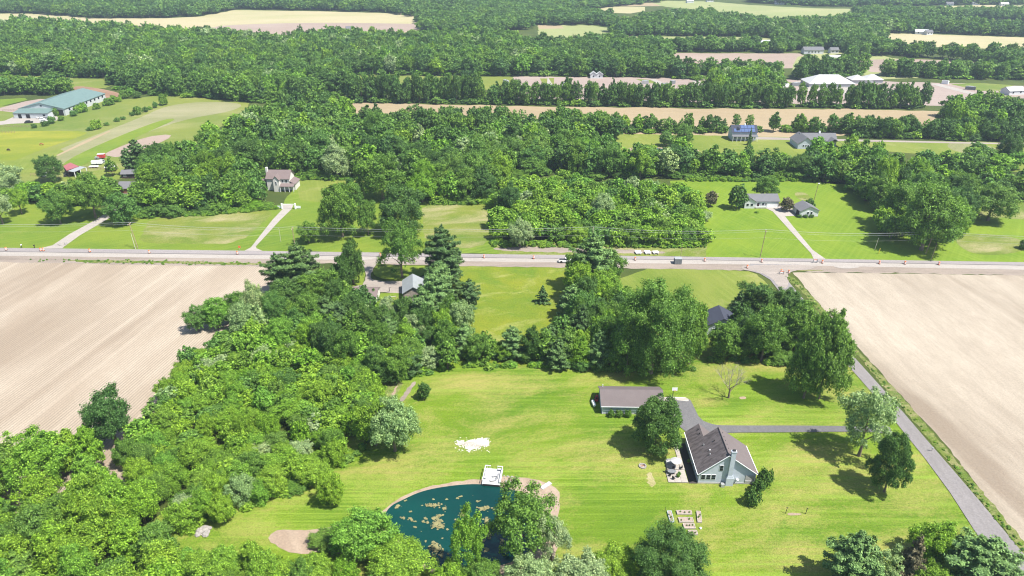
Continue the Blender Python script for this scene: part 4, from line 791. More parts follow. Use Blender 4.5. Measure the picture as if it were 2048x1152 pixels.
# ---------------------------------------------------------------- building materials
def siding(name, col, rough=.7, pitch=.24):
    m = NT(name); z = m.n('ShaderNodeSeparateXYZ'); g = m.n('ShaderNodeNewGeometry'); m.t.links.new(g.outputs['Position'], z.inputs[0])
    fr = m.math('FRACT', m.math('DIVIDE', z.outputs[2], pitch))
    n = m.noise(m.pos(), 1.2, 5, .7); c = m.ramp(n, [(.3, tuple(x * .88 for x in col)), (.7, tuple(min(.88, x * 1.06) for x in col))])
    m.bump(fr, .6, .02); return m.out(c, rough)
def shingle(name, col, dark, streak=.0, ang=0.0):
    m = NT(name); v = m.pos(); c = m.ramp(m.noise(v, 9, 4, .8), [(.3, tuple(x * .75 for x in col)), (.7, tuple(x * 1.2 for x in col))])
    c = m.mix(m.ramp(m.noise(v, .4, 4), [(.35, 0.0), (.7, .35)]), c, dark)
    if streak: c = m.mix(m.math('MULTIPLY', m.ramp(m.noise(m.pos(ang, 7, .55), 1.0, 4, .6), [(.42, 0.0), (.62, 1.0)]), streak), c, dark)
    m.bump(m.noise(v, 11, 2), .5, .02); return m.out(c, .92)
def ribbed(name, col, ang=0.0, pitch=.45, rough=.45, metal=.0):
    m = NT(name); wv = m.wave(m.pos(ang), pitch); m.bump(wv, .5, .03); m.bsdf.inputs['Metallic'].default_value = metal
    c = m.ramp(m.noise(m.pos(), .5, 5, .7), [(.3, tuple(x * .86 for x in col)), (.7, tuple(min(.9, x * 1.05) for x in col))]); return m.out(c, rough)
M['blue_siding'] = siding('blue_grey_siding', (.46, .50, .56)); M['white_siding'] = siding('white_siding', (.58, .59, .60)); M['pale_siding'] = siding('pale_blue_siding', (.40, .47, .50))
M['grey_siding'] = siding('grey_siding', (.45, .50, .56)); M['cream'] = siding('cream_siding', (.62, .60, .56))
M['brown_roof'] = shingle('brown_grey_shingles', (.145, .122, .12), (.10, .083, .083), 0); M['streak_roof'] = shingle('streaked_shingles', (.16, .137, .137), (.075, .062, .063), .85, 0)
M['grey_roof'] = shingle('grey_shingles', (.15, .15, .16), (.11, .11, .12)); M['dark_roof'] = shingle('dark_blue_shingles', (.05, .056, .08), (.035, .036, .05)); M['taupe_roof'] = shingle('taupe_shingles', (.18, .14, .134), (.13, .10, .095))
M['teal'] = ribbed('teal_metal_roof', (.135, .20, .185), R(90), 1.0); M['pink'] = ribbed('faded_red_metal_roof', (.30, .10, .105), R(20), .9); M['tin'] = ribbed('pale_metal_roof', (.27, .29, .30), R(95), .9, .35); M['white_metal'] = ribbed('white_metal', (.50, .52, .53), 0, .8)
M['trim'] = plain('white_trim', (.76, .77, .78), .5, .05); M['glass'] = plain('window_glass', (.018, .024, .03), .25, .2, 2, .25); M['dark'] = plain('dark_opening', (.02, .02, .025), .8)
M['wood_old'] = plain('weathered_boards', (.30, .26, .22), .9, .25, 2.5); M['brown_wood'] = plain('dark_brown_boards', (.055, .035, .035), .8, .2); M['brick'] = plain('brick', (.30, .13, .09), .9, .2, 6)
M['stone_trim'] = plain('foundation', (.36, .35, .34), .9, .15); M['solar'] = plain('solar_panel', (.06, .10, .22), .2, .1, 1, .6); M['white'] = plain('white_paint', (.78, .78, .78), .35, .04)
M['red'] = plain('red_paint', (.45, .05, .05), .4, .15); M['black'] = plain('black_rubber', (.03, .03, .03), .7); M['steel'] = plain('galvanised_steel', (.42, .43, .44), .45, .1, 3, .5, .4)
M['orange'] = plain('orange_plastic', (.68, .17, .045), .45, .1); M['pole'] = plain('utility_pole_wood', (.30, .22, .15), .9, .25, 1); M['pole_pale'] = plain('pale_pole', (.48, .44, .38), .9, .2, 1); M['wire'] = plain('wire', (.40, .40, .40), .4, .05, 1, .5, .0)
M['plank'] = plain('pale_deck_boards', (.44, .44, .43), .8, .12, 2); M['plank_grey'] = plain('grey_bench_slats', (.36, .36, .37), .8, .15, 3); M['bed_soil'] = plain('bed_soil', (.30, .24, .20), .95, .3, 6); M['bed_wood'] = plain('raw_boards', (.42, .37, .33), .85, .15, 3)
M['paver'] = plain('pale_pavers', (.33, .30, .265), .85, .12, 2); M['mat_grey'] = plain('grey_cloth', (.16, .17, .18), .9, .2); M['canvas'] = plain('white_canvas', (.44, .44, .44), .8, .05); M['horse'] = plain('chestnut_coat', (.28, .11, .045), .6, .15); M['horse_dark'] = plain('dark_coat', (.05, .035, .03), .6, .15)
M['rock'] = plain('pale_rock', (.28, .26, .24), .9, .25, 2); M['algae'] = plain('floating_algae', (.20, .185, .085), .95, .3, 1.6); M['reed'] = T['mid']
M['stone_white'] = plain('loose_white_stone', (.50, .48, .44), .9, .2, 3); M['yellow'] = plain('yellow_sleeve', (.65, .50, .05), .5); M['gravelbed'] = plain('dark_mulch', (.06, .05, .045), .95, .3, 5)
# ---------------------------------------------------------------- building helpers (local frame: x right, y away, origin at the middle of the ground plan)
def slab(mb, q, th, mi=0):
    a, b, c = (Vector(q[i]) for i in range(3)); n = (b - a).cross(c - b).normalized()
    if n.z < 0: n = -n; q = list(reversed(q))
    lo = [tuple(Vector(p) - n * th) for p in q]; k = len(q)
    return mb.add(list(map(tuple, q)) + lo, [tuple(range(k)), tuple(range(2 * k - 1, k - 1, -1))] + [(i, k + i, k + (i + 1) % k, (i + 1) % k) for i in range(k)], mi)
def side_pt(side, u, z, lx, ly, out):
    return {'S': (u, -ly / 2 - out, z), 'N': (-u, ly / 2 + out, z), 'W': (-lx / 2 - out, -u, z), 'E': (lx / 2 + out, u, z)}[side]
def add_window(t, side, u, z, w, h, lx, ly, frame='trim', pane='glass', muntin=True):
    p = side_pt(side, u, z, lx, ly, .03); hor = side in 'SN'
    f = MB().box(p[0], p[1], z, w + .16 if hor else .08, .08 if hor else w + .16, h + .2).build('window', M[frame], t)
    q = side_pt(side, u, z, lx, ly, .06); n = 2 if (muntin and w > .8) else 1
    for k in range(n):
        for j in range(2 if muntin else 1):
            m_ = MB(); zz = z + .12 + j * h / (2 if muntin else 1); hh = h / (2 if muntin else 1) - (.06 if muntin else 0); ww = w / n - (.06 if n > 1 else 0); uu = (k + .5) * w / n - w / 2
            m_.box(q[0] + (uu if hor else 0), q[1] + (0 if hor else uu), zz, ww if hor else .06, .06 if hor else ww, hh)
            pn = m_.build('pane', M[pane], f)
def gable(name, label, x, y, lx, ly, eave, ridge, axis='x', wall='white_siding', roof='grey_roof', rot=0, over=.45, wins=(), doors=(), group=None, cat='house', off=0.0, parent=None, base=True, th=.16):
    t = parent or thing(name, label, cat, (x, y, 0), rot, group); mb = MB(); a, b = lx / 2, ly / 2
    if axis == 'x':
        v = [(-a, -b, 0), (a, -b, 0), (a, b, 0), (-a, b, 0), (-a, -b, eave), (a, -b, eave), (a, b, eave), (-a, b, eave), (-a, off, ridge), (a, off, ridge)]
        f = [(0, 1, 5, 4), (1, 2, 6, 9, 5), (2, 3, 7, 6), (3, 0, 4, 8, 7), (4, 5, 9, 8), (6, 7, 8, 9)]
    else:
        v = [(-a, -b, 0), (a, -b, 0), (a, b, 0), (-a, b, 0), (-a, -b, eave), (a, -b, eave), (a, b, eave), (-a, b, eave), (off, -b, ridge), (off, b, ridge)]
        f = [(0, 1, 5, 8, 4), (1, 2, 6, 5), (2, 3, 7, 9, 6), (3, 0, 4, 7), (4, 8, 9, 7), (5, 6, 9, 8)]
    mb.add(v, f).build('wall', M[wall], t)
    if base: MB().box(0, 0, 0, lx + .12, ly + .12, .35).build('foundation', M['stone_trim'], t)
    r = MB(); up = .2
    for s in (-1, 1):
        run = (b + s * -off * 0 + (b if False else 0)) if axis == 'x' else a
        if axis == 'x':
            d = b - off * s; sl_ = (ridge - eave) / d; e = over * sl_
            slab(r, [(-a - over, s * (b + over), eave - e + up), (a + over, s * (b + over), eave - e + up), (a + over, off, ridge + up), (-a - over, off, ridge + up)], th)
        else:
            d = a - off * s; sl_ = (ridge - eave) / d; e = over * sl_
            slab(r, [(s * (a + over), -b - over, eave - e + up), (s * (a + over), b + over, eave - e + up), (off, b + over, ridge + up), (off, -b - over, ridge + up)], th)
    r.build('roof', M[roof], t)
    for w_ in wins: add_window(t, *w_[:5], lx, ly, *w_[5:])
    for (sd_, u, w_, h_, mt) in doors:
        p = side_pt(sd_, u, 0, lx, ly, .04); hor = sd_ in 'SN'
        MB().box(p[0], p[1], .02, w_ if hor else .1, .1 if hor else w_, h_).build('door', M[mt], t)
    return t
def part_box(t, name, mat, *a, **k): return MB().box(*a, **k).build(name, M[mat], t)
# ---------------------------------------------------------------- the blue-grey house
hx, hy = 45.6, 126.0
t = thing('house', 'blue-grey gabled house with streaked brown roof and tall chimney by the lawn patio', 'house', (hx, hy, 0))
W_, E_, S_, Nm, Nw, RX, RZ, EV = 39.35 - hx, 51.9 - hx, 121.45 - hy, 130.6 - hy, 135.4 - hy, 45.15 - hx, 8.2, 3.15
slp = (RZ - EV) / (RX - W_); WX = 42.0 - hx; WZ = EV + (WX - W_) * slp; WE = WX + (WX - W_)
MB().add([(W_, S_, 0), (E_, S_, 0), (E_, Nm, 0), (W_, Nm, 0), (W_, S_, EV), (E_, S_, EV), (E_, Nm, EV), (W_, Nm, EV), (RX, S_, RZ), (RX, Nm, RZ)],
         [(0, 1, 5, 8, 4), (1, 2, 6, 5), (2, 3, 7, 9, 6), (3, 0, 4, 7), (4, 8, 9, 7), (5, 6, 9, 8)]).build('wall', M['blue_siding'], t)
MB().add([(W_, Nm + .005, 0), (WE, Nm + .005, 0), (WE, Nw, 0), (W_, Nw, 0), (W_, Nm + .005, EV), (WE, Nm + .005, EV), (WE, Nw, EV), (W_, Nw, EV), (WX, Nm + .005, WZ), (WX, Nw, WZ)],
         [(0, 1, 5, 8, 4), (1, 2, 6, 5), (2, 3, 7, 9, 6), (3, 0, 4, 7), (4, 8, 9, 7), (5, 6, 9, 8)]).build('wing_wall', M['blue_siding'], t)
MB().box((W_ + E_) / 2, (S_ + Nm) / 2, 0, E_ - W_ + .14, Nm - S_ + .14, .4).build('foundation', M['stone_trim'], t)
o_ = .4; up = .22; r = MB(); dz = o_ * slp
slab(r, [(W_ - o_, S_ - o_, EV - dz + up), (RX, S_ - o_, RZ + up), (RX, Nm + o_, RZ + up), (WX, Nm + o_, WZ + up), (WX, Nw + o_, WZ + up), (W_ - o_, Nw + o_, EV - dz + up)], .18)
wr = r.build('roof', M['streak_roof'], t); wr['label'] = 'west roof slope with dark weather streaks'
r = MB(); sr = (RZ - EV) / (E_ - RX)
slab(r, [(E_ + o_, S_ - o_, EV - o_ * sr + up), (E_ + o_, Nm + o_, EV - o_ * sr + up), (RX + .01, Nm + o_, RZ + up), (RX + .01, S_ - o_, RZ + up)], .18)
er = r.build('roof', M['brown_roof'], t)
r = MB(); slab(r, [(WE + o_, Nm + .1, EV - dz + up), (WE + o_, Nw + o_, EV - dz + up), (WX + .01, Nw + o_, WZ + up), (WX + .01, Nm + .1, WZ + up)], .18); r.build('roof', M['brown_roof'], t)
MB().tube((RX, S_ - o_, RZ + up + .03), (RX, Nm + o_, RZ + up + .03), .12, n=6).build('ridge_cap', M['brown_roof'], t)
for xe, ye0, ye1 in ((W_ - o_ - .08, S_ - o_, Nw + o_), (E_ + o_ + .08, S_ - o_, Nm + o_)):
    MB().box(xe, (ye0 + ye1) / 2, EV - dz + up - .2 if xe < 0 else EV - o_ * sr + up - .2, .14, ye1 - ye0, .14).build('gutter', M['trim'], t)
r = MB(); r.tube((W_ - o_, S_ - o_ - .05, EV - dz + up - .12), (RX, S_ - o_ - .05, RZ + up - .12), .09, n=4); r.tube((RX, S_ - o_ - .05, RZ + up - .12), (E_ + o_, S_ - o_ - .05, EV - o_ * sr + up - .12), .09, n=4); r.build('gable_trim', M['trim'], t)
c = MB(); cxx = 46.1 - hx; c.box(cxx, S_ - .42, 0, 1.65, .8, 2.3); c.box(cxx, S_ - .38, 2.3, 1.5, .72, .5, taper=.8); c.box(cxx - .05, S_ - .3, 2.8, 1.0, .62, 6.6); c.box(cxx - .05, S_ - .3, 9.4, 1.2, .8, .16)
ch = c.build('chimney', M['blue_siding'], t); MB().box(cxx - .05, S_ - .3, 9.56, .6, .4, .35).build('chimney_cap', M['black'], ch)
def hwin(x_, z_, w_, h_, sy=S_):
    f = MB().box(x_, sy - .03, z_, w_ + .14, .08, h_ + .16).build('window', M['trim'], t)
    for j in (0, 1): MB().box(x_, sy - .06, z_ + .1 + j * (h_ / 2 + .03), w_, .06, h_ / 2 - .03).build('pane', M['glass'], f)
for x_ in (40.3, 41.45, 42.6): hwin(x_ - hx, 1.2, .88, 1.25)
hwin(44.05 - hx, 3.7, .75, 1.5)
for k, (yy, zz) in enumerate([(122.6, 1.1), (124.3, 1.1), (126.3, 1.1), (131, 1.1), (133.5, 1.1)]):
    f = MB().box(W_ - .03, yy - hy, zz, .08, 1.1, 1.3).build('window', M['trim'], t); MB().box(W_ - .06, yy - hy, zz + .1, .06, .9, 1.1).build('pane', M['glass'], f)
part_box(t, 'door', 'trim', W_ - .04, 128.4 - hy, .3, .1, 1.7, 2.1)
p = MB().box(E_ - 1.15, S_ - .03, .35, 2.1, .1, 2.2).build('porch_opening', M['stone_trim'], t)
part_box(t, 'porch_post', 'trim', E_ - .1, S_ - .08, .3, .18, .18, 2.4); part_box(t, 'porch_rail', 'trim', E_ - 1.15, S_ - .1, .9, 2.0, .06, .12)
for k in range(6):
    yy = S_ + 1.2 + k * 1.35; MB().box(RX + .55, yy, RZ - .4, .34, .3, .26, taper=.7).build('roof_vent', M['black'], t)
for xx, yy, mt in ((RX - 2.9, S_ + 4.2, 'white'), (RX - 3.1, S_ + 3.0, 'steel'), (RX - 1.6, S_ + 6.2, 'black'), (RX - 3.6, S_ + 6.8, 'steel'), (WX - .5, Nm + 1.8, 'black'), (WX - .5, Nm + 3.3, 'black')):
    zz = RZ - (RX - xx) * slp; MB().tube((xx, yy, zz), (xx, yy, zz + .55), .13, n=7).build('vent_pipe', M[mt], t)
HOUSE = t
t = thing('satellite_dish', 'small white satellite dish beside the chimney base', 'satellite dish', (47.9, 121.1, 0)); MB().tube((0, 0, 0), (0, 0, 1.5), .04).build('post', M['steel'], t)
MB().rings([(.05, 1.45), (.32, 1.6), (.34, 1.62)], 10).build('dish', M['white'], t)
tag(MB().box(0, 0, 0, .8, .8, .8, taper=.92).build('air_conditioner', M['steel']), 'grey air conditioner unit left of the chimney base', 'air conditioner').location = (44.6, 120.6, 0)
# plant bed, walk, patio
def wsheet(name, pts, mat, layer, label=None, h=.0):
    o = sheet(name, pts, mat, layer, world=True, label=label); return o
wsheet('plant_bed', [(37.3, 121.3), (39.2, 121.3), (39.2, 135.2), (37.6, 135.2)], 'gravelbed', 3, 'dark mulched bed along the west wall of the blue-grey house')
def paving(name, label, x0, x1, y0, y1, nx, ny, mat='paver', keep=None):
    g = random.Random(3); lst = []; dx, dy = (x1 - x0) / nx, (y1 - y0) / ny
    root = sheet(name, [(x0, y0), (x1, y0), (x1, y1), (x0, y1)], 'gravelbed', 4, world=True, label=label)
    me = None
    for i in range(nx):
        for j in range(ny):
            if me is None: me = MB().box(0, 0, 0, dx - .04, dy - .04, .12).mesh('slab', M[mat])
            o = bpy.data.objects.new('slab', me); COL.objects.link(o); o.parent = root
            o.location = (x0 + (i + .5) * dx - root.location.x, y0 + (j + .5) * dy - root.location.y, g.uniform(-.01, .01))
    return root
paving('patio', 'pale slab patio west of the blue-grey house', 32.75, 37.2, 121.5, 125.6, 3, 3)
paving('patio', 'raised part of the pale patio under the white sofas', 33.2, 36.2, 125.75, 128.2, 2, 2)
paving('garden_walk', 'pale walk along the west side of the blue-grey house', 36.3, 37.3, 125.7, 135.4, 1, 8)
def chair(x_, y_, rot, label, mat='black', group='dark patio chairs'):
    t = thing('patio_chair', label, 'chair', (x_, y_, .14), rot, group); part_box(t, 'seat', mat, 0, 0, .38, .55, .5, .08); part_box(t, 'backrest', mat, 0, .26, .45, .55, .07, .6)
    for a in (-.24, .24):
        for b in (-.22, .22): part_box(t, 'leg', mat, a, b, 0, .05, .05, .4)
    return t
t = thing('patio_sofa', 'long white patio sofa along the back of the patio', 'sofa', (34.7, 128.0, .14)); part_box(t, 'seat', 'canvas', 0, 0, .2, 2.4, .8, .28); part_box(t, 'backrest', 'canvas', 0, .38, .3, 2.4, .2, .55)
for a in (-1.3, 1.3): part_box(t, 'armrest', 'canvas', a, 0, .15, .18, .85, .5)
t = thing('parasol', 'open white parasol over the patio', 'parasol', (35.2, 126.4, .14)); MB().tube((0, 0, 0), (0, 0, 2.3), .04).build('pole', M['steel'], t)
MB().rings([(1.3, 2.05), (1.28, 2.1), (.1, 2.6)], 8).build('canopy', M['canvas'], t); MB().rings([(.3, 0), (.3, .1)], 10).build('base', M['steel'], t)
t = thing('patio_table', 'dark oval table on the patio', 'table', (34.0, 124.4, .14)); tp = MB(); tp.rings([(.6, .7), (.75, .72), (.75, .76)], 14); o = tp.build('tabletop', M['mat_grey'], t); o.scale = (1.35, .85, 1)
for a in (-.6, .6):
    for b in (-.35, .35): part_box(t, 'leg', 'black', a, b, 0, .06, .06, .7)
for q in ((33.0, 124.9, 1.6, 'dark patio chair left of the oval table'), (34.6, 125.4, 0, 'dark patio chair behind the oval table'), (33.4, 123.5, 2.9, 'dark patio chair in front of the oval table'), (34.1, 122.5, 2.2, 'dark lounge chair at the front of the patio'), (36.4, 126.0, -1.5, 'dark patio chair beside the parasol')): chair(*q)
def planter(x_, y_, label, mat='red'):
    t = thing('flower_pot', label, 'flower pot', (x_, y_, .02)); MB().rings([(.16, 0), (.24, .35)], 10).build('pot', M[mat], t)
    c_ = bpy.data.objects.new('plant', get_crown('dome', 'far', 0)); COL.objects.link(c_); c_.parent = t; c_.location.z = .3; c_.scale = (.09, .09, .1)
planter(35.6, 123.9, 'small potted plant in the middle of the patio', 'bed_wood'); planter(35.2, 123.2, 'potted plant nearest the oval table', 'bed_wood'); planter(38.6, 128.2, 'red flower pot by the west door of the blue-grey house')
# fire pit
x_, y_ = G(1285, 933); t = thing('fire_pit', 'round stone fire pit ring on the lawn west of the patio', 'fire pit', (x_, y_, 0)); g = random.Random(2)
st = MB().box(0, 0, 0, .42, .3, .32, taper=.9).mesh('stone', M['rock'])
for k in range(12):
    a = k * math.pi / 6; o = bpy.data.objects.new('stone', st); COL.objects.link(o); o.parent = t; o.location = (math.cos(a) * .75, math.sin(a) * .75, 0); o.rotation_euler = (0, 0, a + 1.57); o.scale = (1, 1, g.uniform(.85, 1.15))
MB().rings([(.6, .05), (.6, .06)], 12).build('ash', M['bed_soil'], t); MB().tube((-.4, 0, .15), (.4, .2, .2), .08).build('log', M['brick'], t)
# ---------------------------------------------------------------- long garage
t = gable('garage', 'long pale blue garage with brown-grey roof behind the clipped shrubs', (20.2 + 35.7) / 2, 150.7, 15.5, 8.2, 2.7, 4.6, 'x', 'pale_siding', 'brown_roof', cat='garage', over=.4,
          wins=[('S', 3.5, 1.2, 1.0, 1.0)], doors=[('W', .5, 2.6, 2.2, 'trim'), ('E', 1.5, 3.2, 2.3, 'trim'), ('E', -2.2, 3.2, 2.3, 'trim')])
part_box(t, 'gutter', 'trim', 0, -4.1 - .48, 2.52, 16.2, .12, .14); part_box(t, 'downspout', 'trim', -7.6, -4.17, .1, .1, .1, 2.4)
MB().tube((-7.0, 3.3, 3), (-7.0, 3.3, 4.1), .09).build('vent_pipe', M['white'], t)
x_, y_ = G(1187, 811); t = thing('propane_tank', 'white propane tank beside the west end of the long garage', 'propane tank', (x_, y_, 0), R(100)); mb = MB(); L_ = .9
for i, (xx, rr) in enumerate([(-1.15, .02), (-1.1, .28), (-.92, .45), (.92, .45), (1.1, .28), (1.15, .02)]):
    if i: mb.tube((px_, 0, .75), (xx, 0, .75), pr_, rr, 12, cap=False)
    px_, pr_ = xx, rr
mb.build('tank', M['white'], t, True); MB().rings([(.15, 1.15), (.15, 1.32)], 8).build('valve_cap', M['steel'], t)
for a in (-.7, .7): part_box(t, 'foot', 'steel', a, 0, 0, .15, .6, .35)
x_, y_ = G(1193, 800); t = thing('garden_tractor', 'red riding mower parked against the west end of the long garage', 'riding mower', (x_, y_, 0), R(80)); part_box(t, 'body', 'red', -.3, 0, .3, 1.6, .9, .5); part_box(t, 'hood', 'red', .8, 0, .35, .9, .7, .55, taper=.85); part_box(t, 'seat', 'black', -.6, 0, .8, .5, .5, .5)
for a, r_ in ((-.7, .36), (.85, .26)):
    for b in (-.5, .5): MB().tube((a, b - .1, r_), (a, b + .1, r_), r_, n=12).build('wheel', M['black'], t)
x_, y_ = G(1345, 795); t = thing('basketball_hoop', 'basketball hoop on a dark post at the top of the asphalt drive', 'basketball hoop', (x_, y_, 0)); MB().tube((0, 0, 0), (0, 0, 3), .09).build('post', M['black'], t); part_box(t, 'backboard', 'white', .25, -.4, 2.5, 1.4, .06, .95)
MB().tube((0, 0, 2.9), (.25, -.4, 2.8), .05).build('arm', M['black'], t); mb = MB()
for k in range(10): a, b = k * .628, (k + 1) * .628; mb.tube((.25 + .23 * math.cos(a), -.68 + .23 * math.sin(a), 2.65), (.25 + .23 * math.cos(b), -.68 + .23 * math.sin(b), 2.65), .02, n=4)
mb.build('rim', M['orange'], t)
# mailbox by the ditch
x_, y_ = G(1863, 903); t = thing('mailbox', 'mailbox on a post across the side road from the lawn', 'mailbox', (x_, y_, 0), R(-5)); part_box(t, 'post', 'bed_wood', 0, 0, 0, .12, .12, 1.1); part_box(t, 'box', 'steel', -.1, 0, 1.0, .55, .25, .28, taper=.9)
# raised beds
def bed(px0, py0, px1, py1, px2, py2, label, mat='bed_wood', top='bed_soil'):
    a, b, c_ = Vector((*G(px0, py0), 0)), Vector((*G(px1, py1), 0)), Vector((*G(px2, py2), 0)); u, v_ = b - a, c_ - b; ctr = (a + c_) / 2
    t = thing('raised_bed', label, 'garden bed', ctr, math.atan2(u.y, u.x), 'raised garden beds'); lx, ly = u.length, v_.length
    for sx, sy, cx_, cy_ in ((lx, .1, 0, -ly / 2 + .05), (lx, .1, 0, ly / 2 - .05), (.1, ly - .21, -lx / 2 + .05, 0), (.1, ly - .21, lx / 2 - .05, 0)): part_box(t, 'board', mat, cx_, cy_, 0, sx, sy, .42)
    MB().box(0, 0, 0, lx - .22, ly - .22, .34).build('soil', M[top], t); g = random.Random(int(px0)); 
    for k in range(3):
        o = bpy.data.objects.new('seedling', get_crown('dome', 'far', k % 2)); COL.objects.link(o); o.parent = t; o.location = (g.uniform(-.35, .35) * lx, g.uniform(-.2, .2) * ly, .3); o.scale = (.035, .035, .05)
bed(1354, 1030, 1384, 1030, 1382, 1023, 'top one of the four stacked crosswise raised beds'); bed(1358, 1046, 1387, 1046, 1385, 1037, 'second from top of the crosswise raised beds'); bed(1368, 1059, 1391, 1059, 1388, 1049, 'third from top of the crosswise raised beds'); bed(1378, 1071, 1396, 1071, 1393, 1063, 'bottom one of the crosswise raised beds')
bed(1339, 1046, 1348, 1046, 1343, 1024, 'raised bed with pale blue-green boards at the left of the group', 'pale_siding'); bed(1397, 1046, 1406, 1047, 1399, 1025, 'lengthwise raised bed at the right of the group')
for k, (px, py) in enumerate(((1330, 1023), (1400, 1023))):
    x_, y_ = G(px, py); tag(MB().tube((0, 0, 0), (0, 0, 1.2), .04).build('garden_stake', M['black']), ['thin dark stake at the left raised bed', 'thin dark stake at the right raised bed'][k], 'stake').location = (x_, y_, 0)
x_, y_ = G(1401, 1058); tag(MB().rings([(.2, 0), (.25, .35), (.2, .4)], 10).build('bucket', M['white'],), 'small white bucket right of the raised beds', 'bucket').location = (x_, y_, 0)
for k, (px, py) in enumerate(((1571, 1027), (1611, 1028))):
    x_, y_ = G(px, py); t = thing('clothes_post', ['left dark post of the clothes line on the south lawn', 'right dark post of the clothes line on the south lawn'][k], 'post', (x_, y_, 0)); MB().tube((0, 0, 0), (.1, 0, 1.7), .07).build('post', M['black'], t); part_box(t, 'crossbar', 'black', .1, 0, 1.62, .4, .08, .08)
sheet('gravel_patch', [(1574, 1026), (1590, 1026), (1606, 1028), (1596, 1031), (1576, 1031)], 'sand', 2, 1)
# ---------------------------------------------------------------- dock and pond things
a = Vector((*G(964, 972), 0)); b = Vector((*G(1000, 975), 0)); ang = math.atan2(b.y - a.y, b.x - a.x); dw = (b - a).length * 1.02; dl = 5.2
t = thing('dock', 'white swimming dock with built-in benches on the north shore of the pond', 'dock', (a + b) / 2, ang); nb = 16
bm = MB().box(0, 0, 0, dw, dl / nb - .03, .06).mesh('plank', M['plank'])
for k in range(nb): o = bpy.data.objects.new('plank', bm); COL.objects.link(o); o.parent = t; o.location = (0, (k + .5) * dl / nb, .62)
for sx in (-1, 1): part_box(t, 'beam', 'plank_grey', sx * (dw / 2 - .1), dl / 2, .42, .16, dl, .19)
part_box(t, 'skirt_board', 'black', 0, .03, .15, dw, .05, .45)
for sx in (-1, 1):
    for yy in (.3, dl * .5, dl - .2): MB().tube((sx * (dw / 2 - .15), yy, -.5), (sx * (dw / 2 - .15), yy, .5), .1).build('piling', M['pole'], t)
def railing(pts):
    m = MB()
    for p, q in zip(pts, pts[1:]):
        d = Vector(q) - Vector(p); m.box((p[0] + q[0]) / 2, (p[1] + q[1]) / 2, 1.45, max(abs(d.x), .14), max(abs(d.y), .14), .08); n = int(d.length / .35)
        for k in range(n + 1): f = k / max(n, 1); m.box(p[0] + d.x * f, p[1] + d.y * f, .68, .05, .05, .78)
    return m
railing([(-dw / 2 + .1, .4), (-dw / 2 + .1, dl)]).build('railing', M['trim'], t); railing([(dw / 2 - .1, .4), (dw / 2 - .1, dl)]).build('railing', M['trim'], t)
railing([(-dw / 2 + .1, dl), (-dw / 2 + 1.3, dl)]).build('railing', M['trim'], t); railing([(dw / 2 - 1.3, dl), (dw / 2 - .1, dl)]).build('railing', M['trim'], t)
part_box(t, 'bench', 'plank_grey', -dw / 2 + .5, 2.9, 1.0, .5, 3.0, .1); part_box(t, 'bench', 'plank_grey', dw / 2 - .7, dl - .45, 1.0, 1.0, .5, .1)
DOCK = ((a + b) / 2, ang)
def on_dock(x, y): c_, s_ = math.cos(ang), math.sin(ang); o = DOCK[0]; return (o.x + x * c_ - y * s_, o.y + x * s_ + y * c_, .69)
for k, (xx, yy, lb) in enumerate(((.5, 2.6, 'grey folding lounger further back on the white dock'), (.2, 1.1, 'grey folding lounger at the water end of the white dock'))):
    t = thing('lounger', lb, 'lounger', on_dock(xx, yy), ang + .35, 'loungers on the dock'); part_box(t, 'seat', 'plank_grey', 0, 0, .25, 1.1, .5, .06); q = MB(); slab(q, [(.55, -.25, .28), (.55, .25, .28), (1.05, .25, .62), (1.05, -.25, .62)], .05); q.build('backrest', M['plank_grey'], t)
    for aa in (-.5, .5): part_box(t, 'leg', 'steel', aa, 0, 0, .05, .48, .25)
tag(MB().rings([(.22, 0), (.24, .45)], 8).build('side_table', M['mat_grey']), 'small dark round table between the loungers on the dock', 'table').location = on_dock(1.05, 1.95)
g = random.Random(9); mb = MB(); Z_ = [(570, 280, 110, 22, 46), (620, 470, 85, 55, 70), (600, 750, 65, 65, 60), (650, 385, 60, 14, 16), (590, 415, 30, 14, 14), (490, 420, 20, 10, 7), (330, 430, 26, 20, 14), (372, 450, 15, 8, 4), (375, 512, 16, 8, 4), (470, 460, 18, 14, 7), (515, 465, 16, 14, 7), (185, 290, 26, 24, 12), (270, 225, 12, 6, 3), (575, 215, 12, 5, 3), (720, 215, 18, 7, 5), (870, 182, 22, 8, 6), (840, 205, 14, 8, 4), (945, 270, 14, 7, 3), (1050, 235, 26, 6, 6),
      (1120, 310, 75, 26, 36), (890, 380, 48, 24, 20), (840, 460, 30, 16, 10), (1150, 440, 30, 50, 26), (1175, 600, 28, 42, 20), (1110, 665, 24, 14, 8), (1310, 665, 24, 24, 9), (1150, 760, 26, 20, 9), (665, 515, 28, 16, 12), (690, 310, 24, 18, 8), (330, 350, 10, 8, 2), (255, 415, 20, 12, 6), (580, 820, 18, 8, 5), (615, 855, 20, 7, 5), (665, 820, 22, 22, 12), (780, 885, 36, 16, 12), (740, 905, 14, 5, 3), (495, 665, 12, 8, 3), (575, 675, 20, 12, 7), (735, 800, 8, 8, 2), (795, 700, 16, 12, 5), (875, 705, 12, 10, 3), (820, 750, 16, 14, 6), (1330, 730, 20, 12, 5), (1000, 175, 6, 3, 1), (880, 330, 6, 3, 1), (700, 350, 7, 3, 1), (445, 560, 6, 5, 1), (670, 635, 9, 4, 2), (730, 540, 16, 8, 4)]
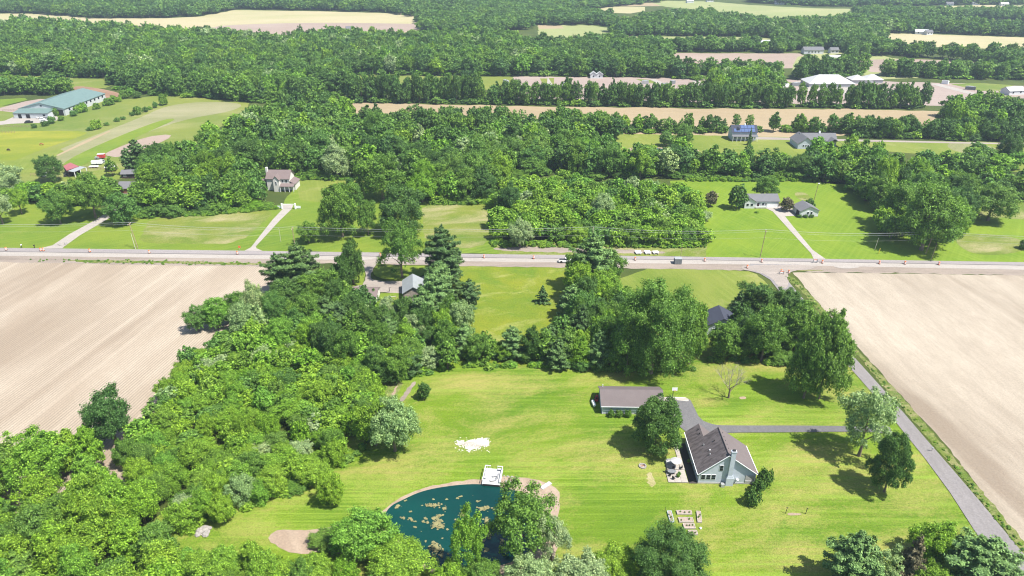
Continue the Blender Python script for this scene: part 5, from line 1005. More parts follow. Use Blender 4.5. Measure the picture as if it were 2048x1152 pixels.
for (zx, zy, sx, sy, n) in Z_:
    for k in range(int(n * 1.6)):
        px = 760 + (zx + g.gauss(0, .45) * sx) / 5.39; py = 960 + (zy + g.gauss(0, .45) * sy) / 5.39; x_, y_ = G(px, py); rr = g.uniform(.07, .3); m_ = 7; ph = g.uniform(0, 6)
        ring = [(x_ + rr * g.uniform(.6, 1.2) * math.cos(ph + i * 6.283 / m_), y_ + rr * g.uniform(.5, 1.1) * math.sin(ph + i * 6.283 / m_)) for i in range(m_)]; zt = .20 + k * .0005
        mb.add([(p[0], p[1], zt) for p in ring] + [(p[0], p[1], zt - .04) for p in ring], [tuple(range(m_))] + [(i, m_ + i, m_ + (i + 1) % m_, (i + 1) % m_) for i in range(m_)])
tag(mb.build('floating_algae', M['algae']), 'mats of yellow-brown algae floating on the dark pond', None, None, 'stuff')
x_, y_ = G(655, 1090); make_tree(x_, y_, 2.6, 6.4, 'scrub', 'mid', 'low green reed clump on the sandy spit west of the pond', None, 'reeds', 'near')
x_, y_ = G(1092, 972); t = thing('boat_ramp', 'white plank jetty lying on the sandy bank', 'jetty', (x_, y_, .1), .75)
for k in range(6): part_box(t, 'plank', 'plank', -1.2 + k * .48, 0, 0, .42, 1.0, .12)
def rocks(pxs, label, group, cat='rock', s=.3):
    for (px, py) in pxs:
        x_, y_ = G(px, py); m = MB(); r0 = s * random.uniform(.6, 1.3); m.rings([(r0 * .9, -.05), (r0, r0 * .35), (r0 * .6, r0 * .8)], 7); o = m.build('rock', M['rock']); tag(o, label, cat, group); o.location = (x_, y_, .05); o.scale = (random.uniform(.8, 1.5), 1, 1); o.rotation_euler.z = random.uniform(0, 3)
rocks([(1008 + i * 1.9, 952 + (i % 4) * 5.2 + i * .4) for i in range(9)], 'pale boulder on the bank beside the white dock', 'boulders beside the dock')
rocks([(400, 1064), (408, 1060), (414, 1066), (419, 1058), (396, 1070), (411, 1071)], 'pale rock in the heap at the tip of the lawn', 'rocks at the tip of the lawn', s=.7)
rocks([(122, 491), (132, 488), (119, 489.5)], 'pale boulder beside the mouth of the curving drive', 'boulders at the curving drive', s=.6)
mb = MB(); g = random.Random(4)
for k in range(420):
    px, py = g.uniform(908, 982), g.uniform(875, 905)
    if not inside(np.array([px]), np.array([py]), [(908, 880), (930, 882), (950, 877), (977, 873), (983, 893), (965, 896), (952, 902), (938, 906), (928, 896), (912, 893)])[0] and g.random() < .85: continue
    x_, y_ = G(px, py); r_ = g.uniform(.06, .22); z0 = .05; mb.add([(x_ + r_ * g.uniform(.7, 1.2) * math.cos(a * 1.26), y_ + r_ * g.uniform(.7, 1.2) * math.sin(a * 1.26), z0) for a in range(5)] + [(x_, y_, z0 + r_ * g.uniform(.5, .9))], [(a, (a + 1) % 5, 5) for a in range(5)])
tag(mb.build('loose_stones', M['stone_white']), 'loose white stones scattered over the lawn patch', None, None, 'stuff')
# ---------------------------------------------------------------- homestead
t = gable('barn', 'old weathered barn with pale metal roof beside the green pines', -37.9, 212.6, 6.6, 9.6, 3.2, 5.2, 'y', 'wood_old', 'tin', R(9), cat='barn', doors=[('S', 1.4, 2.3, 2.2, 'dark'), ('S', -2.2, 1.6, 2.4, 'wood_old')], wins=[('S', 0, 3.9, .4, .4, 'trim', 'glass', False)])
gable('house', 'low brown-roofed house at the loop drive of the homestead', -55.2, 209.2, 11.5, 6.5, 2.6, 3.9, 'x', 'cream', 'taupe_roof', R(0), wins=[('S', -3, 1, 1.2, 1.0), ('S', 2, 1, 1.2, 1.0)], doors=[('S', 0, .9, 2, 'brown_wood')])
x_, y_ = G(754, 586); t = thing('garden_cart', 'small red cart at the corner of the brown-roofed house', 'cart', (x_, y_, .3)); part_box(t, 'body', 'red', 0, 0, .3, 1.5, .9, .6)
for a in (-.5, .5): MB().tube((a, -.5, .25), (a, .5, .25), .25, n=10).build('wheel', M['black'], t)
x_, y_ = G(779, 584); t = thing('well_pump', 'dark hand pump on the edge of the loop drive', 'pump', (x_, y_, .3)); MB().tube((0, 0, 0), (0, 0, 1.4), .12).build('post', M['black'], t); MB().tube((0, 0, 1.3), (.7, 0, 1.6), .05).build('handle', M['black'], t)
x_, y_ = G(784, 607); t = thing('pergola_frame', 'bare wooden frame standing on the grass left of the old barn', 'frame', (x_, y_, .1), .25)
for a in (-1.4, 1.4): part_box(t, 'post', 'pole', a, 0, 0, .14, .14, 2.4)
part_box(t, 'beam', 'pole_pale', 0, 0, 2.4, 3.2, .16, .16)
rx, ry = G(1432, 610.6, 6); gable('house', 'house with dark blue-black roof half hidden by trees beside the junction lawn', rx + .6, ry - 4.6, 9.0, 8.0, 3.6, 6.0, 'y', 'grey_siding', 'dark_roof', R(-3), wins=[('S', -2.5, 1.2, 1, 1.1), ('W', 1, 1.2, 1, 1.1)])
# ---------------------------------------------------------------- white house and its garage
t = gable('house', 'white ranch house with grey roof and attached double garage', 106.4, 305.2, 15.6, 8.2, 3.0, 5.0, 'x', 'white_siding', 'grey_roof', R(1.5), doors=[('S', 5.0, 4.6, 2.3, 'white'), ('S', -1.4, 1.0, 2.1, 'brown_wood')], wins=[('S', .6, 1.1, 1.3, 1.0), ('S', 2.2, 1.1, .7, 1.0)])
gable('house', '', 0, 0, 4.6, 1.6, 3.0, 4.7, 'y', 'white_siding', 'grey_roof', parent=None if False else t, base=False) if False else None
w2 = MB(); w2.add([(-7.9, -5.4, 0), (-3.3, -5.4, 0), (-3.3, 0, 0), (-7.9, 0, 0), (-7.9, -5.4, 3.4), (-3.3, -5.4, 3.4), (-3.3, 0, 3.4), (-7.9, 0, 3.4), (-5.6, -5.4, 4.9), (-5.6, 0, 4.9)], [(0, 1, 5, 8, 4), (1, 2, 6, 5), (3, 0, 4, 7), (4, 8, 9, 7), (5, 6, 9, 8)]).build('gable_front', M['white_siding'], t)
w3 = MB(); slab(w3, [(-8.3, -5.8, 3.3), (-5.6, -5.8, 5.05), (-5.6, 0, 5.05), (-8.3, 0, 3.3)], .15); slab(w3, [(-2.9, -5.8, 3.3), (-5.59, -5.8, 5.05), (-5.59, 0, 5.05), (-2.9, 0, 3.3)], .15); w3.build('gable_roof', M['grey_roof'], t)
for xx in (-6.6, -4.7): f = MB().box(xx, -5.43, 1.2, 1.2, .08, 1.3).build('window', M['trim'], t); MB().box(xx, -5.47, 1.3, 1.0, .06, 1.1).build('pane', M['glass'], f)
part_box(t, 'porch_rail', 'trim', -.4, -5.6, .6, 4.8, .08, .5); part_box(t, 'porch_floor', 'paver', -.4, -4.9, 0, 4.8, 1.4, .45)
for xx in (-2.6, -.4, 1.9): part_box(t, 'porch_post', 'trim', xx, -5.55, .45, .14, .14, 2.3)
gable('garage', 'small detached white garage with grey roof east of the white house', 123.6, 293.4, 8.2, 7.4, 2.8, 4.7, 'y', 'white_siding', 'grey_roof', R(6), cat='garage', doors=[('W', 1.4, 2.6, 2.3, 'dark')], wins=[('S', -.7, 1.2, .8, 1.1), ('S', .9, 1.2, .8, 1.1)])
for q, lb in (((1598, 435), 'left clipped hedge bush in front of the detached garage'), ((1610, 435), 'middle clipped hedge bush in front of the detached garage'), ((1622, 434.5), 'right clipped hedge bush in front of the detached garage')):
    tree(q[0], q[1], q[1] - 6, 11, 'dome', 'dark', lb)
for q, lb in (((1486, 415), 'dark bush at the west corner of the white house'), ((1497, 414), 'dark low bush under the west windows of the white house'), ((1556, 412), 'reddish bush at the garage end of the white house')):
    tree(q[0], q[1], q[1] - 6, 9, 'dome', 'purple' if 'reddish' in lb else 'dark', lb)
x_, y_ = G(1513, 424.5); tree(1513, 426, 423, 8, 'dome', 'yellow', 'little yellow-green flower bed shrub on the lawn before the white house')
x_, y_ = G(1628, 401); t = thing('yard_light', 'tall pole with a white lamp head on the lawn behind the garage', 'lamp post', (x_, y_, 0)); MB().tube((0, 0, 0), (.5, 0, 8.2), .12).build('pole', M['pole'], t); part_box(t, 'lamp', 'white', .7, 0, 8.1, .9, .4, .3)
x_, y_ = G(1634, 431); t = thing('wood_pile', 'brown woodpile at the corner of the detached garage', 'woodpile', (x_, y_, 0))
for k in range(9): MB().tube((-1 + .25 * (k % 5), -.8, .2 + .35 * (k // 5)), (-1 + .25 * (k % 5), .8, .2 + .35 * (k // 5)), .16, n=6).build('log', M['pole'], t)
# solar house, ranch house
t = gable('house', 'grey house with blue solar-panelled roof and white porch columns beyond the pond row', 130.6, 421.3, 14.6, 8.6, 5.0, 8.2, 'x', 'grey_siding', 'dark_roof', R(0), wins=[('S', -5.5, 1.1, 1.2, 1.4), ('S', -2, 1.1, 1.2, 1.4), ('S', 1.5, 1.1, 1.2, 1.4), ('S', 5, 1.1, 1.2, 1.4)])
for k in range(6):
    for j in range(2):
        if (k, j) in ((0, 1), (1, 1)): continue
        q = MB(); x0 = -6.3 + k * 2.1; f0, f1 = .08 + j * .44, .08 + j * .44 + .4
        P0 = lambda f: (-4.3 - .45 + (4.75) * f, 5.0 - .33 + .38 + (3.2 + .33) * f)
        (ya, za), (yb, zb) = P0(f0), P0(f1); slab(q, [(x0, ya, za), (x0 + 1.95, ya, za), (x0 + 1.95, yb, zb), (x0, yb, zb)], .06); q.build('solar_panel', M['solar'], t)
q = MB(); slab(q, [(-7.6, -6.9, 3.0), (7.6, -6.9, 3.0), (7.6, -4.3, 3.7), (-7.6, -4.3, 3.7)], .15); q.build('porch_roof', M['grey_roof'], t)
for k in range(7): part_box(t, 'porch_column', 'trim', -7.2 + k * 2.4, -6.7, 0, .22, .22, 2.95)
dm = MB(); dm.add([(-4.6, -3.6, 5.3), (-3.0, -3.6, 5.3), (-3.0, -1, 5.3), (-4.6, -1, 5.3), (-4.6, -3.6, 7.0), (-3.0, -3.6, 7.0), (-3.0, -1, 7.0), (-4.6, -1, 7.0), (-3.8, -3.6, 7.7), (-3.8, -1, 7.7)], [(0, 1, 5, 8, 4), (1, 2, 6, 5), (3, 0, 4, 7), (4, 8, 9, 7), (5, 6, 9, 8)]); dm.build('dormer', M['dark_roof'], t)
part_box(t, 'cupola', 'white', .8, 0, 8.2, .9, .9, .9, taper=.8)
t = gable('house', 'long grey-roofed ranch house with white cupola beyond the tree row', 170.6, 409.5, 20.0, 9.0, 3.2, 6.6, 'x', 'grey_siding', 'grey_roof', R(0), wins=[('S', -2, 1.1, 1.2, 1.3), ('S', 1, 1.1, 1.2, 1.3), ('S', 4, 1.1, 1.6, 1.3)])
gx0, gx1, gy0, gy1 = -14.2, -5.2, -10.6, 3.0; gm = (gx0 + gx1) / 2
MB().add([(gx0, gy0, 0), (gx1, gy0, 0), (gx1, gy1, 0), (gx0, gy1, 0), (gx0, gy0, 3.2), (gx1, gy0, 3.2), (gx1, gy1, 3.2), (gx0, gy1, 3.2), (gm, gy0, 6.6), (gm, gy1, 6.6)], [(0, 1, 5, 8, 4), (1, 2, 6, 5), (2, 3, 7, 9, 6), (3, 0, 4, 7), (4, 8, 9, 7), (5, 6, 9, 8)]).build('wing_wall', M['grey_siding'], t)
q = MB(); slab(q, [(gx0 - .5, gy0 - .5, 3.0), (gm, gy0 - .5, 6.8), (gm, gy1 + .5, 6.8), (gx0 - .5, gy1 + .5, 3.0)], .15); slab(q, [(gx1 + .5, gy0 - .5, 3.0), (gm + .01, gy0 - .5, 6.8), (gm + .01, gy1 + .5, 6.8), (gx1 + .5, gy1 + .5, 3.0)], .15); q.build('wing_roof', M['grey_roof'], t)
for xx in (-1.4, 0, 1.4): f = MB().box(gm + xx, gy0 - .04, 1.4, .9, .08, 1.1).build('window', M['trim'], t); MB().box(gm + xx, gy0 - .08, 1.5, .7, .06, .9).build('pane', M['glass'], f)
q = MB(); slab(q, [(4.4, -8, 3.1), (7.3, -8, 5.2), (7.3, 0, 5.2), (4.4, 0, 3.1)], .15); slab(q, [(12.6, -8, 2.2), (7.31, -8, 5.2), (7.31, 0, 5.2), (12.6, 0, 2.2)], .15); q.build('porch_roof', M['grey_roof'], t)
part_box(t, 'cupola', 'white', 1.0, 0, 6.6, 1.0, 1.0, 1.3, taper=.75); part_box(t, 'terrace', 'paver', -.6, -7.5, 0, 9, 5, .25)
for k, (px, py) in enumerate(((1622, 291), (1634, 293), (1645, 291))):
    x_, y_ = G(px, py); t = thing('parasol', ['left', 'middle', 'right'][k] + ' of three white parasols on the ranch house terrace', 'parasol', (x_, y_, .2)); MB().tube((0, 0, 0), (0, 0, 2.3), .05).build('pole', M['steel'], t); MB().rings([(1.5, 2.0), (.1, 2.7)], 8).build('canopy', M['canvas'], t)
# two-storey house with brown roof, its gateway
bx0, by0 = G(536, 381); bx1, _ = G(581, 381); lx = bx1 - bx0
t = gable('house', 'two-storey white house with taupe roof and porch at the wood edge', (bx0 + bx1) / 2, by0 + 4.2, lx, 8.0, 5.9, 8.9, 'x', 'cream', 'taupe_roof', R(0), wins=[('S', lx * .2, 4.0, .8, 1.2), ('S', lx * .37, 4.0, .8, 1.2)])
part_box(t, 'chimney', 'cream', -lx / 2 - .4, -.5, 0, .9, 1.3, 10.4)
bxx = -.1
MB().add([(-1.6 + bxx, -6, 0), (1.2 + bxx, -6, 0), (1.2 + bxx, -3, 0), (-1.6 + bxx, -3, 0), (-1.6 + bxx, -6, 5.9), (1.2 + bxx, -6, 5.9), (1.2 + bxx, -3, 5.9), (-1.6 + bxx, -3, 5.9), (-.2 + bxx, -6, 7.6), (-.2 + bxx, -3, 7.6)], [(0, 1, 5, 8, 4), (1, 2, 6, 5), (3, 0, 4, 7), (4, 8, 9, 7), (5, 6, 9, 8)]).build('bay', M['cream'], t)
q = MB(); slab(q, [(-2.0 + bxx, -6.3, 5.7), (-.2 + bxx, -6.3, 7.9), (-.2 + bxx, -1.5, 7.9), (-2.0 + bxx, -1.5, 5.7)], .14); slab(q, [(1.6 + bxx, -6.3, 5.7), (-.19 + bxx, -6.3, 7.9), (-.19 + bxx, -1.5, 7.9), (1.6 + bxx, -1.5, 5.7)], .14); q.build('bay_roof', M['taupe_roof'], t)
f = MB().box(bxx - .2, -6.04, 3.4, .8, .08, 1.7).build('window', M['trim'], t); MB().box(bxx - .2, -6.08, 3.5, .5, .06, 1.5).build('pane', M['glass'], f)
q = MB(); slab(q, [(1.3, -6.6, 2.8), (lx / 2 + 2.6, -6.6, 2.8), (lx / 2 + 2.6, -4, 3.6), (1.3, -4, 3.6)], .14); q.build('porch_roof', M['taupe_roof'], t)
for k in range(4): part_box(t, 'porch_column', 'trim', 1.5 + k * (lx / 2 + .9) / 3, -6.4, 0, .2, .2, 2.7)
part_box(t, 'side_wall', 'cream', lx / 2 + 1.3, 0, 0, 2.4, 7.0, 3.2); q = MB(); slab(q, [(lx / 2 + .05, -4, 4.6), (lx / 2 + .05, 4, 4.6), (lx / 2 + 2.9, 4, 3.2), (lx / 2 + 2.9, -4, 3.2)], .14); q.build('side_roof', M['taupe_roof'], t)
gable('garage', 'low cream garage wing left of the two-storey house', bx0 - 3.6, by0 + 4.5, 4.8, 6.0, 2.8, 4.4, 'x', 'cream', 'taupe_roof', cat='garage', doors=[('S', 0, 2.6, 2.2, 'white')])
x_, y_ = G(578, 418); t = thing('gateway', 'white gate posts with crossbar where the pale drive meets the trees', 'gateway', (x_, y_, 0))
for a in (-3.0, 3.0): part_box(t, 'post', 'white', a, 0, 0, .6, .6, 2.6)
part_box(t, 'crossbar', 'white', 0, 0, 2.2, 6.6, .2, .18); part_box(t, 'gate_leaf', 'trim', -4.3, .2, .3, 2, .12, 1.1); part_box(t, 'gate_leaf', 'trim', 4.3, .2, .3, 2, .12, 1.1)
# ---------------------------------------------------------------- western farm things
t = gable('arena_barn', 'huge riding arena with teal metal roof in the west pasture', -329.2, 498.5, 31.5, 51, 4.6, 8.4, 'y', 'white_metal', 'teal', 0, cat='riding arena', doors=[('S', 12.2, 4.6, 4.0, 'dark')], wins=[('S', .3, 6.0, 1.3, 1.0, 'trim', 'glass', False)], base=False)
q = MB(); slab(q, [(-14.5, -34.5, 3.6), (9.5, -34.5, 3.6), (9.5, -25.4, 5.0), (-14.5, -25.4, 5.0)], .2); q.build('lean_to_roof', M['teal'], t)
part_box(t, 'lean_to_wall', 'white_metal', -2.5, -29.8, 0, 23.4, 8.6, 3.55)
for xx, ww in ((-10, 2.2), (-4.5, 2.6), (6.5, 1.6)): part_box(t, 'stable_door', 'dark', xx, -34.15, 0, ww, .1, 2.8)
for k in range(9): f = MB().box(15.78, -20 + k * 5.2, 2.6, .08, 1.8, 1.4).build('window', M['glass'], t)
def slab_roof(t, name, mat, q, th=.15):
    m = MB(); o = t.location; slab(m, [(*(Vector((*G(a, b, c), c)) - o),) for a, b, c in q], th); return m.build(name, M[mat], t)
x_, y_ = G(146, 347); t = thing('barn', 'open-fronted barn with faded red roof and pale lean-to left of the sheds', 'barn', (x_, y_, 0))
slab_roof(t, 'roof', 'pink', [(126, 332, 4.2), (133, 341, 3.6), (158, 332.5, 3.6), (140.5, 325, 4.4)]); slab_roof(t, 'lean_to_roof', 'tin', [(135.6, 342, 3.4), (159, 332.2, 3.4), (171.8, 334, 2.8), (148.3, 344, 2.8)])
q = [Vector((*G(a, b, 3), 0)) - t.location for a, b in ((127, 334), (135, 343), (159, 334), (141, 327))]; m = MB(); m.add([(p.x, p.y, 0) for p in q] + [(p.x, p.y, 3.2) for p in q], [(0, 1, 5, 4), (1, 2, 6, 5), (2, 3, 7, 6), (3, 0, 4, 7), (4, 5, 6, 7)]); m.build('wall', M['brown_wood'], t)
for a, b in ((148.5, 344.5), (160, 339), (171.5, 334.5), (136, 343)): p = Vector((*G(a, b, 2.8), 0)) - t.location; part_box(t, 'post', 'white', p.x, p.y, 0, .25, .25, 2.7)
x_, y_ = G(258, 356); gable('shed', 'dark brown garden shed with grey roof and a white window', x_, y_ + 1.5, 6.4, 4.4, 2.4, 3.8, 'x', 'brown_wood', 'grey_roof', R(6), cat='shed', wins=[('S', -1.6, 1.0, 1.2, .9)], base=False, doors=[('S', .6, .8, 1.9, 'black')])
x_, y_ = G(262, 388); gable('house', 'brick house with grey roof hidden among the western drive trees', x_, y_ + 4, 12, 8, 2.8, 4.8, 'x', 'brick', 'grey_roof', R(2), doors=[('S', .5, 2.6, 2.2, 'white'), ('S', 4.6, 2.4, 2.2, 'dark')])
x_, y_ = G(223, 342); t = thing('shed', 'small dark shed under a white cover by the thin tree', 'shed', (x_, y_, 0), .2); part_box(t, 'wall', 'brown_wood', 0, 0, 0, 4.6, 3.0, 2.2); m = MB(); slab(m, [(-2.6, -1.9, 2.3), (2.8, -1.9, 2.3), (2.4, .2, 3.4), (-2.2, .2, 3.3)], .12); slab(m, [(-2.6, 2.0, 2.2), (2.8, 2.0, 2.3), (2.4, .21, 3.4), (-2.2, .21, 3.3)], .12); m.build('cover', M['canvas'], t)
def vehicle(px, py, rot, L, W, H, mat, label, cat, name='parked_car', cab=None, group=None, z=0.0, bed_mat=None):
    x_, y_ = G(px, py); t = thing(name, label, cat, (x_, y_, z), rot, group); r_ = .34 * min(1.3, L / 4.5)
    m = MB(); m.box(0, 0, r_ * .8, L, W, H * .45, taper=.96); m.build('body', M[mat], t)
    c0 = cab if cab is not None else (-.08 * L, .55 * L)
    part_box(t, 'cabin', mat, c0[0], 0, r_ * .8 + H * .45, c0[1], W * .9, H * .42, taper=.82)
    part_box(t, 'windows', 'glass', c0[0], 0, r_ * .8 + H * .5, c0[1] * 1.01, W * .91, H * .26, taper=.88)
    for a in (-.32, .32):
        for b in (-1, 1): MB().tube((a * L, b * W * .5 - .1, r_), (a * L, b * W * .5 + .1, r_), r_, n=12).build('wheel', M['black'], t)
    return t
t = vehicle(1132, 525, R(178), 5.6, 1.95, 1.75, 'white', 'white pickup truck on the main road beside the big pine', 'pickup truck', 'pickup_truck', (-.4, 1.9), z=.2)
part_box(t, 'truck_bed', 'black', 1.6, 0, 1.05, 2.0, 1.6, .1)
vehicle(92, 353, R(20), 5.4, 2.0, 1.9, 'white', 'white pickup under the dark tree by the pink-roofed barn', 'pickup truck', 'pickup_truck')
vehicle(138, 352, R(35), 4.6, 1.8, 1.5, 'black', 'dark car parked at the front of the faded red barn', 'car')
def box_trailer(px, py, rot, L, W, H, mat, label, cat='trailer', group=None, roofmat=None):
    x_, y_ = G(px, py); t = thing('trailer', label, cat, (x_, y_, 0), rot, group); part_box(t, 'body', mat, 0, 0, .6, L, W, H); 
    if roofmat: part_box(t, 'roof', roofmat, 0, 0, .6 + H, L + .1, W + .1, .12)
    for b in (-1, 1): MB().tube((0, b * W / 2 - .1, .4), (0, b * W / 2 + .1, .4), .4, n=10).build('wheel', M['black'], t)
    MB().tube((L / 2, 0, .6), (L / 2 + 1.2, 0, .5), .08).build('drawbar', M['steel'], t); return t
box_trailer(195, 329, R(8), 5.0, 2.2, 1.6, 'white', 'white horse trailer parked in the grass behind the sheds'); box_trailer(204, 317, R(8), 3.4, 2.2, 2.0, 'red', 'red farm wagon with pale top in the grass', 'wagon', None, 'white'); box_trailer(195, 318.5, R(8), 2.0, 1.6, .8, 'steel', 'low grey cart hitched beside the red wagon', 'cart')
box_trailer(188, 335.5, R(4), 4.6, 1.8, .3, 'white', 'flat pale trailer lying behind the pasture fence'); vehicle(203, 325, R(170), 4.4, 1.8, 1.5, 'steel', 'silver car next to the white horse trailer', 'car')
for k, (px, py, m_) in enumerate(((58, 246, 'black'), (81, 236, 'white'), (85, 240, 'white'), (92, 238, 'steel'), (90, 244, 'white'), (70, 234, 'white'))):
    vehicle(px, py, R(20 + 40 * (k % 3)), 4.8, 1.9, 1.6, m_, ['dark car furthest forward in the yard of the teal-roofed arena', 'white car nearest the stable doors of the arena', 'white van in the middle of the arena yard', 'grey car beside the bushes of the arena yard', 'white truck at the bush end of the arena yard', 'white car in front of the stable windows'][k], 'car')
def fence(pa, pb, n, label, mat='pole', h=1.3):
    a, b = Vector((*G(*pa), 0)), Vector((*G(*pb), 0)); t = thing('fence', label, 'fence', a, math.atan2(b.y - a.y, b.x - a.x)); L = (b - a).length
    me = MB().box(0, 0, 0, .14, .14, h).mesh('post', M[mat])
    for k in range(n + 1): o = bpy.data.objects.new('post', me); COL.objects.link(o); o.parent = t; o.location = (L * k / n, 0, 0)
    for z in (.5, h - .15): MB().box(L / 2, .08, z, L, .05, .12).build('rail', M[mat], t)
fence((155, 336), (216, 340), 9, 'grey post fence running east from the faded red barn'); fence((62, 352), (112, 347), 7, 'fence west of the faded red barn', 'pole'); fence((-20, 253.5), (62, 255), 12, 'dark fence across the pasture left of the arena', 'pole'); fence((-20, 265.5), (30, 266), 8, 'second dark fence below the first in the far-left pasture', 'pole'); fence((5, 222.5), (52, 221.5), 8, 'fence in front of the pale riding ground', 'pole')
def horse(px, py, rot, mat, label):
    x_, y_ = G(px, py); t = thing('horse', label, 'horse', (x_, y_, 0), rot); me = bpy.data.meshes.new('body')
    V = [(0, 0, 1.15), (.55, 0, 1.18), (-.65, 0, 1.2), (1.0, 0, .95), (1.3, 0, .5), (1.5, 0, .25), (-1.0, 0, .9), (-1.05, 0, .5)]; E = [(0, 1), (0, 2), (1, 3), (3, 4), (4, 5), (2, 6), (6, 7)]; Rr = [.34, .33, .33, .2, .15, .09, .07, .05]
    for sx, b in ((.55, 1), (-.6, 2)):
        for sy in (-.2, .2): i = len(V); V += [(sx, sy, .8), (sx + (.0 if b == 1 else -.08), sy, .42), (sx, sy, .03)]; E += [(b, i), (i, i + 1), (i + 1, i + 2)]; Rr += [.15, .08, .07]
    me.from_pydata(V, E, []); o = bpy.data.objects.new('body', me); COL.objects.link(o); o.parent = t; me.materials.append(M[mat]); md = o.modifiers.new('skin', 'SKIN')
    for i, r_ in enumerate(Rr): me.skin_vertices[0].data[i].radius = (r_, r_)
    me.skin_vertices[0].data[0].use_root = True; o.modifiers.new('sub', 'SUBSURF').levels = 1; o.modifiers['sub'].render_levels = 1
def skin_ok(): 
    try: horse(83, 291, R(10), 'horse', 'chestnut horse grazing in the yellow-flowered pasture'); horse(18, 302, R(170), 'horse_dark', 'dark horse grazing at the far left of the pasture')
    except Exception as e: print('horse', e)
skin_ok()
# ---------------------------------------------------------------- road works and power line
def barrel_mesh():
    mb = MB(); mb.rings([(.36, 0), (.36, .08)], 10, mi=2); prof = [(.29, .08, 0), (.28, .28, 1), (.27, .44, 0), (.26, .6, 1), (.25, .76, 0), (.24, .95, 0), (.1, 1.0, 0)]; mb.rings(prof, 10); return mb.mesh('traffic_barrel', [M['orange'], M['white'], M['black']])
bmesh_ = barrel_mesh(); BL_ = [((13, 501), 'traffic barrel furthest left on the main road'), ((82, 502.5), 'left traffic barrel of the pair at the curving drive'), ((87.5, 502.5), 'right traffic barrel of the pair at the curving drive'), ((180, 504.5), 'traffic barrel between the curving drive and the leaning poles'), ((299, 507), 'traffic barrel right of the leaning poles on the west road'), ((475, 509), 'traffic barrel left of the gated drive mouth'), ((761, 513), 'traffic barrel at the west mouth of the loop drive'), ((968, 516.5), 'traffic barrel north of the meadow, left one'), ((1067, 518), 'traffic barrel north of the meadow, right one'), ((1270, 521), 'traffic barrel below the white panels by the road'), ((1409, 523), 'traffic barrel just right of the grey roadside box'), ((1523, 525), 'traffic barrel straight below the power pole of the white house lawn'), ((1644, 527), 'traffic barrel at the mouth of the white house drive'), ((1758, 528.5), 'traffic barrel right of the pale road patch'), ((1809, 529), 'traffic barrel below the clump with the leaning pole'), ((1877, 530.5), 'traffic barrel furthest right on the main road'), ((1562, 546), 'traffic barrel closing the west side of the side road mouth'), ((1577, 547), 'traffic barrel on the east side of the side road mouth'), ((1494, 537), 'traffic barrel at the west corner of the junction')]
for q, lb in BL_:
    o = bpy.data.objects.new('traffic_barrel', bmesh_); COL.objects.link(o); x_, y_ = G(*q); o.location = (x_, y_, .2); o.scale = (1.25, 1.25, 1.25); tag(o, lb, 'traffic barrel', 'traffic barrels of the road works')
def barricade(px, py, label):
    x_, y_ = G(px, py); t = thing('barricade', label, 'barricade', (x_, y_, .2))
    for k in range(2): part_box(t, 'board', 'orange' if k else 'white', 0, 0, .5 + k * .45, 1.6, .06, .28)
    for a in (-.7, .7): part_box(t, 'leg', 'steel', a, 0, 0, .08, .5, 1.3)
barricade(1563, 549, 'orange and white barricade in the side road mouth'); barricade(1630, 526, 'low barricade just left of the white house drive mouth')
x_, y_ = G(1355, 527); t = thing('roadside_box', 'square grey tool box standing on the main road lane', 'box', (x_, y_, .2)); part_box(t, 'body', 'mat_grey', 0, 0, 0, 2.6, 2.2, 2.0); part_box(t, 'lid', 'steel', 0, 0, 2.0, 2.7, 2.3, .12)
for k, (px, lb) in enumerate(((1276, 'left white concrete panel stacked on the road verge'), (1295, 'middle white concrete panel stacked on the road verge'), (1311, 'low right concrete panel stacked on the road verge'))):
    x_, y_ = G(px, 507); t = thing('concrete_panel', lb, 'concrete panel', (x_, y_, 0), R(4), 'concrete panels on the verge'); part_box(t, 'panel', 'white', 0, 0, .5, 2.2, 2.4 - .6 * (k == 2), .3); part_box(t, 'support', 'bed_wood', -.7, -.4, 0, .15, 2.2, .5); part_box(t, 'support', 'bed_wood', .7, -.4, 0, .15, 2.2, .5)
sheet('ditch_mud', [(985, 496), (1060, 493), (1130, 496), (1240, 499), (1330, 503), (1330, 508), (1240, 507), (1100, 505), (990, 501)], 'dirt', 3, 1, (1, .4), label='muddy ditch strip between the scrub wood and the main road')
def upole(px, py, top, lean, label, arm=True, mat='pole', r=.16):
    x_, y_ = G(px, py); h = height_at(px, py, top); t = thing('utility_pole', label, 'utility pole', (x_, y_, 0), R(0), 'utility poles along the main road'); MB().tube((0, 0, -.2), (lean, 0, h), r, r * .7, 8).build('pole', M[mat], t)
    if arm:
        MB().box(lean, 0, h - .5, .14, 2.4, .14).build('crossarm', M[mat], t)
        for a in (-1.1, 0, 1.1): MB().tube((lean, a, h - .36), (lean, a, h - .1 + (a == 0) * .35), .06, n=5).build('insulator', M['white'], t)
    return Vector((x_ + lean, y_, h))
tops = [upole(276, 497, 446, -.9, 'utility pole on the lawn right of the curving drive'), upole(590, 493, 455, 0, 'utility pole on the lawn right of the gated drive', mat='pole'), None, upole(1520, 515, 460, .5, 'brown utility pole on the lawn left of the white house drive'), upole(1851, 508, 464, .9, 'leaning utility pole in front of the tree clump on the right lawn')]
tops[2] = upole(1184, 500, 455, 0, 'utility pole standing in the scrub wood edge behind the big pine', mat='pole')
upole(271, 498, 466, -.2, 'shorter pale pole left of the leaning utility pole', False, 'pole_pale', .12); upole(1361, 516, 486, 0, 'short dark pole on the verge by the white panels', False, 'pole', .09); upole(1749, 500, 476, .4, 'thin pale pole on the lawn left of the tree clump', False, 'pole_pale', .1); upole(1862, 520, 490, .4, 'short pole close to the road below the tree clump', False, 'pole', .11); upole(562, 484, 456, 0, 'thin pale pole near the gated drive', False, 'pole_pale', .08)
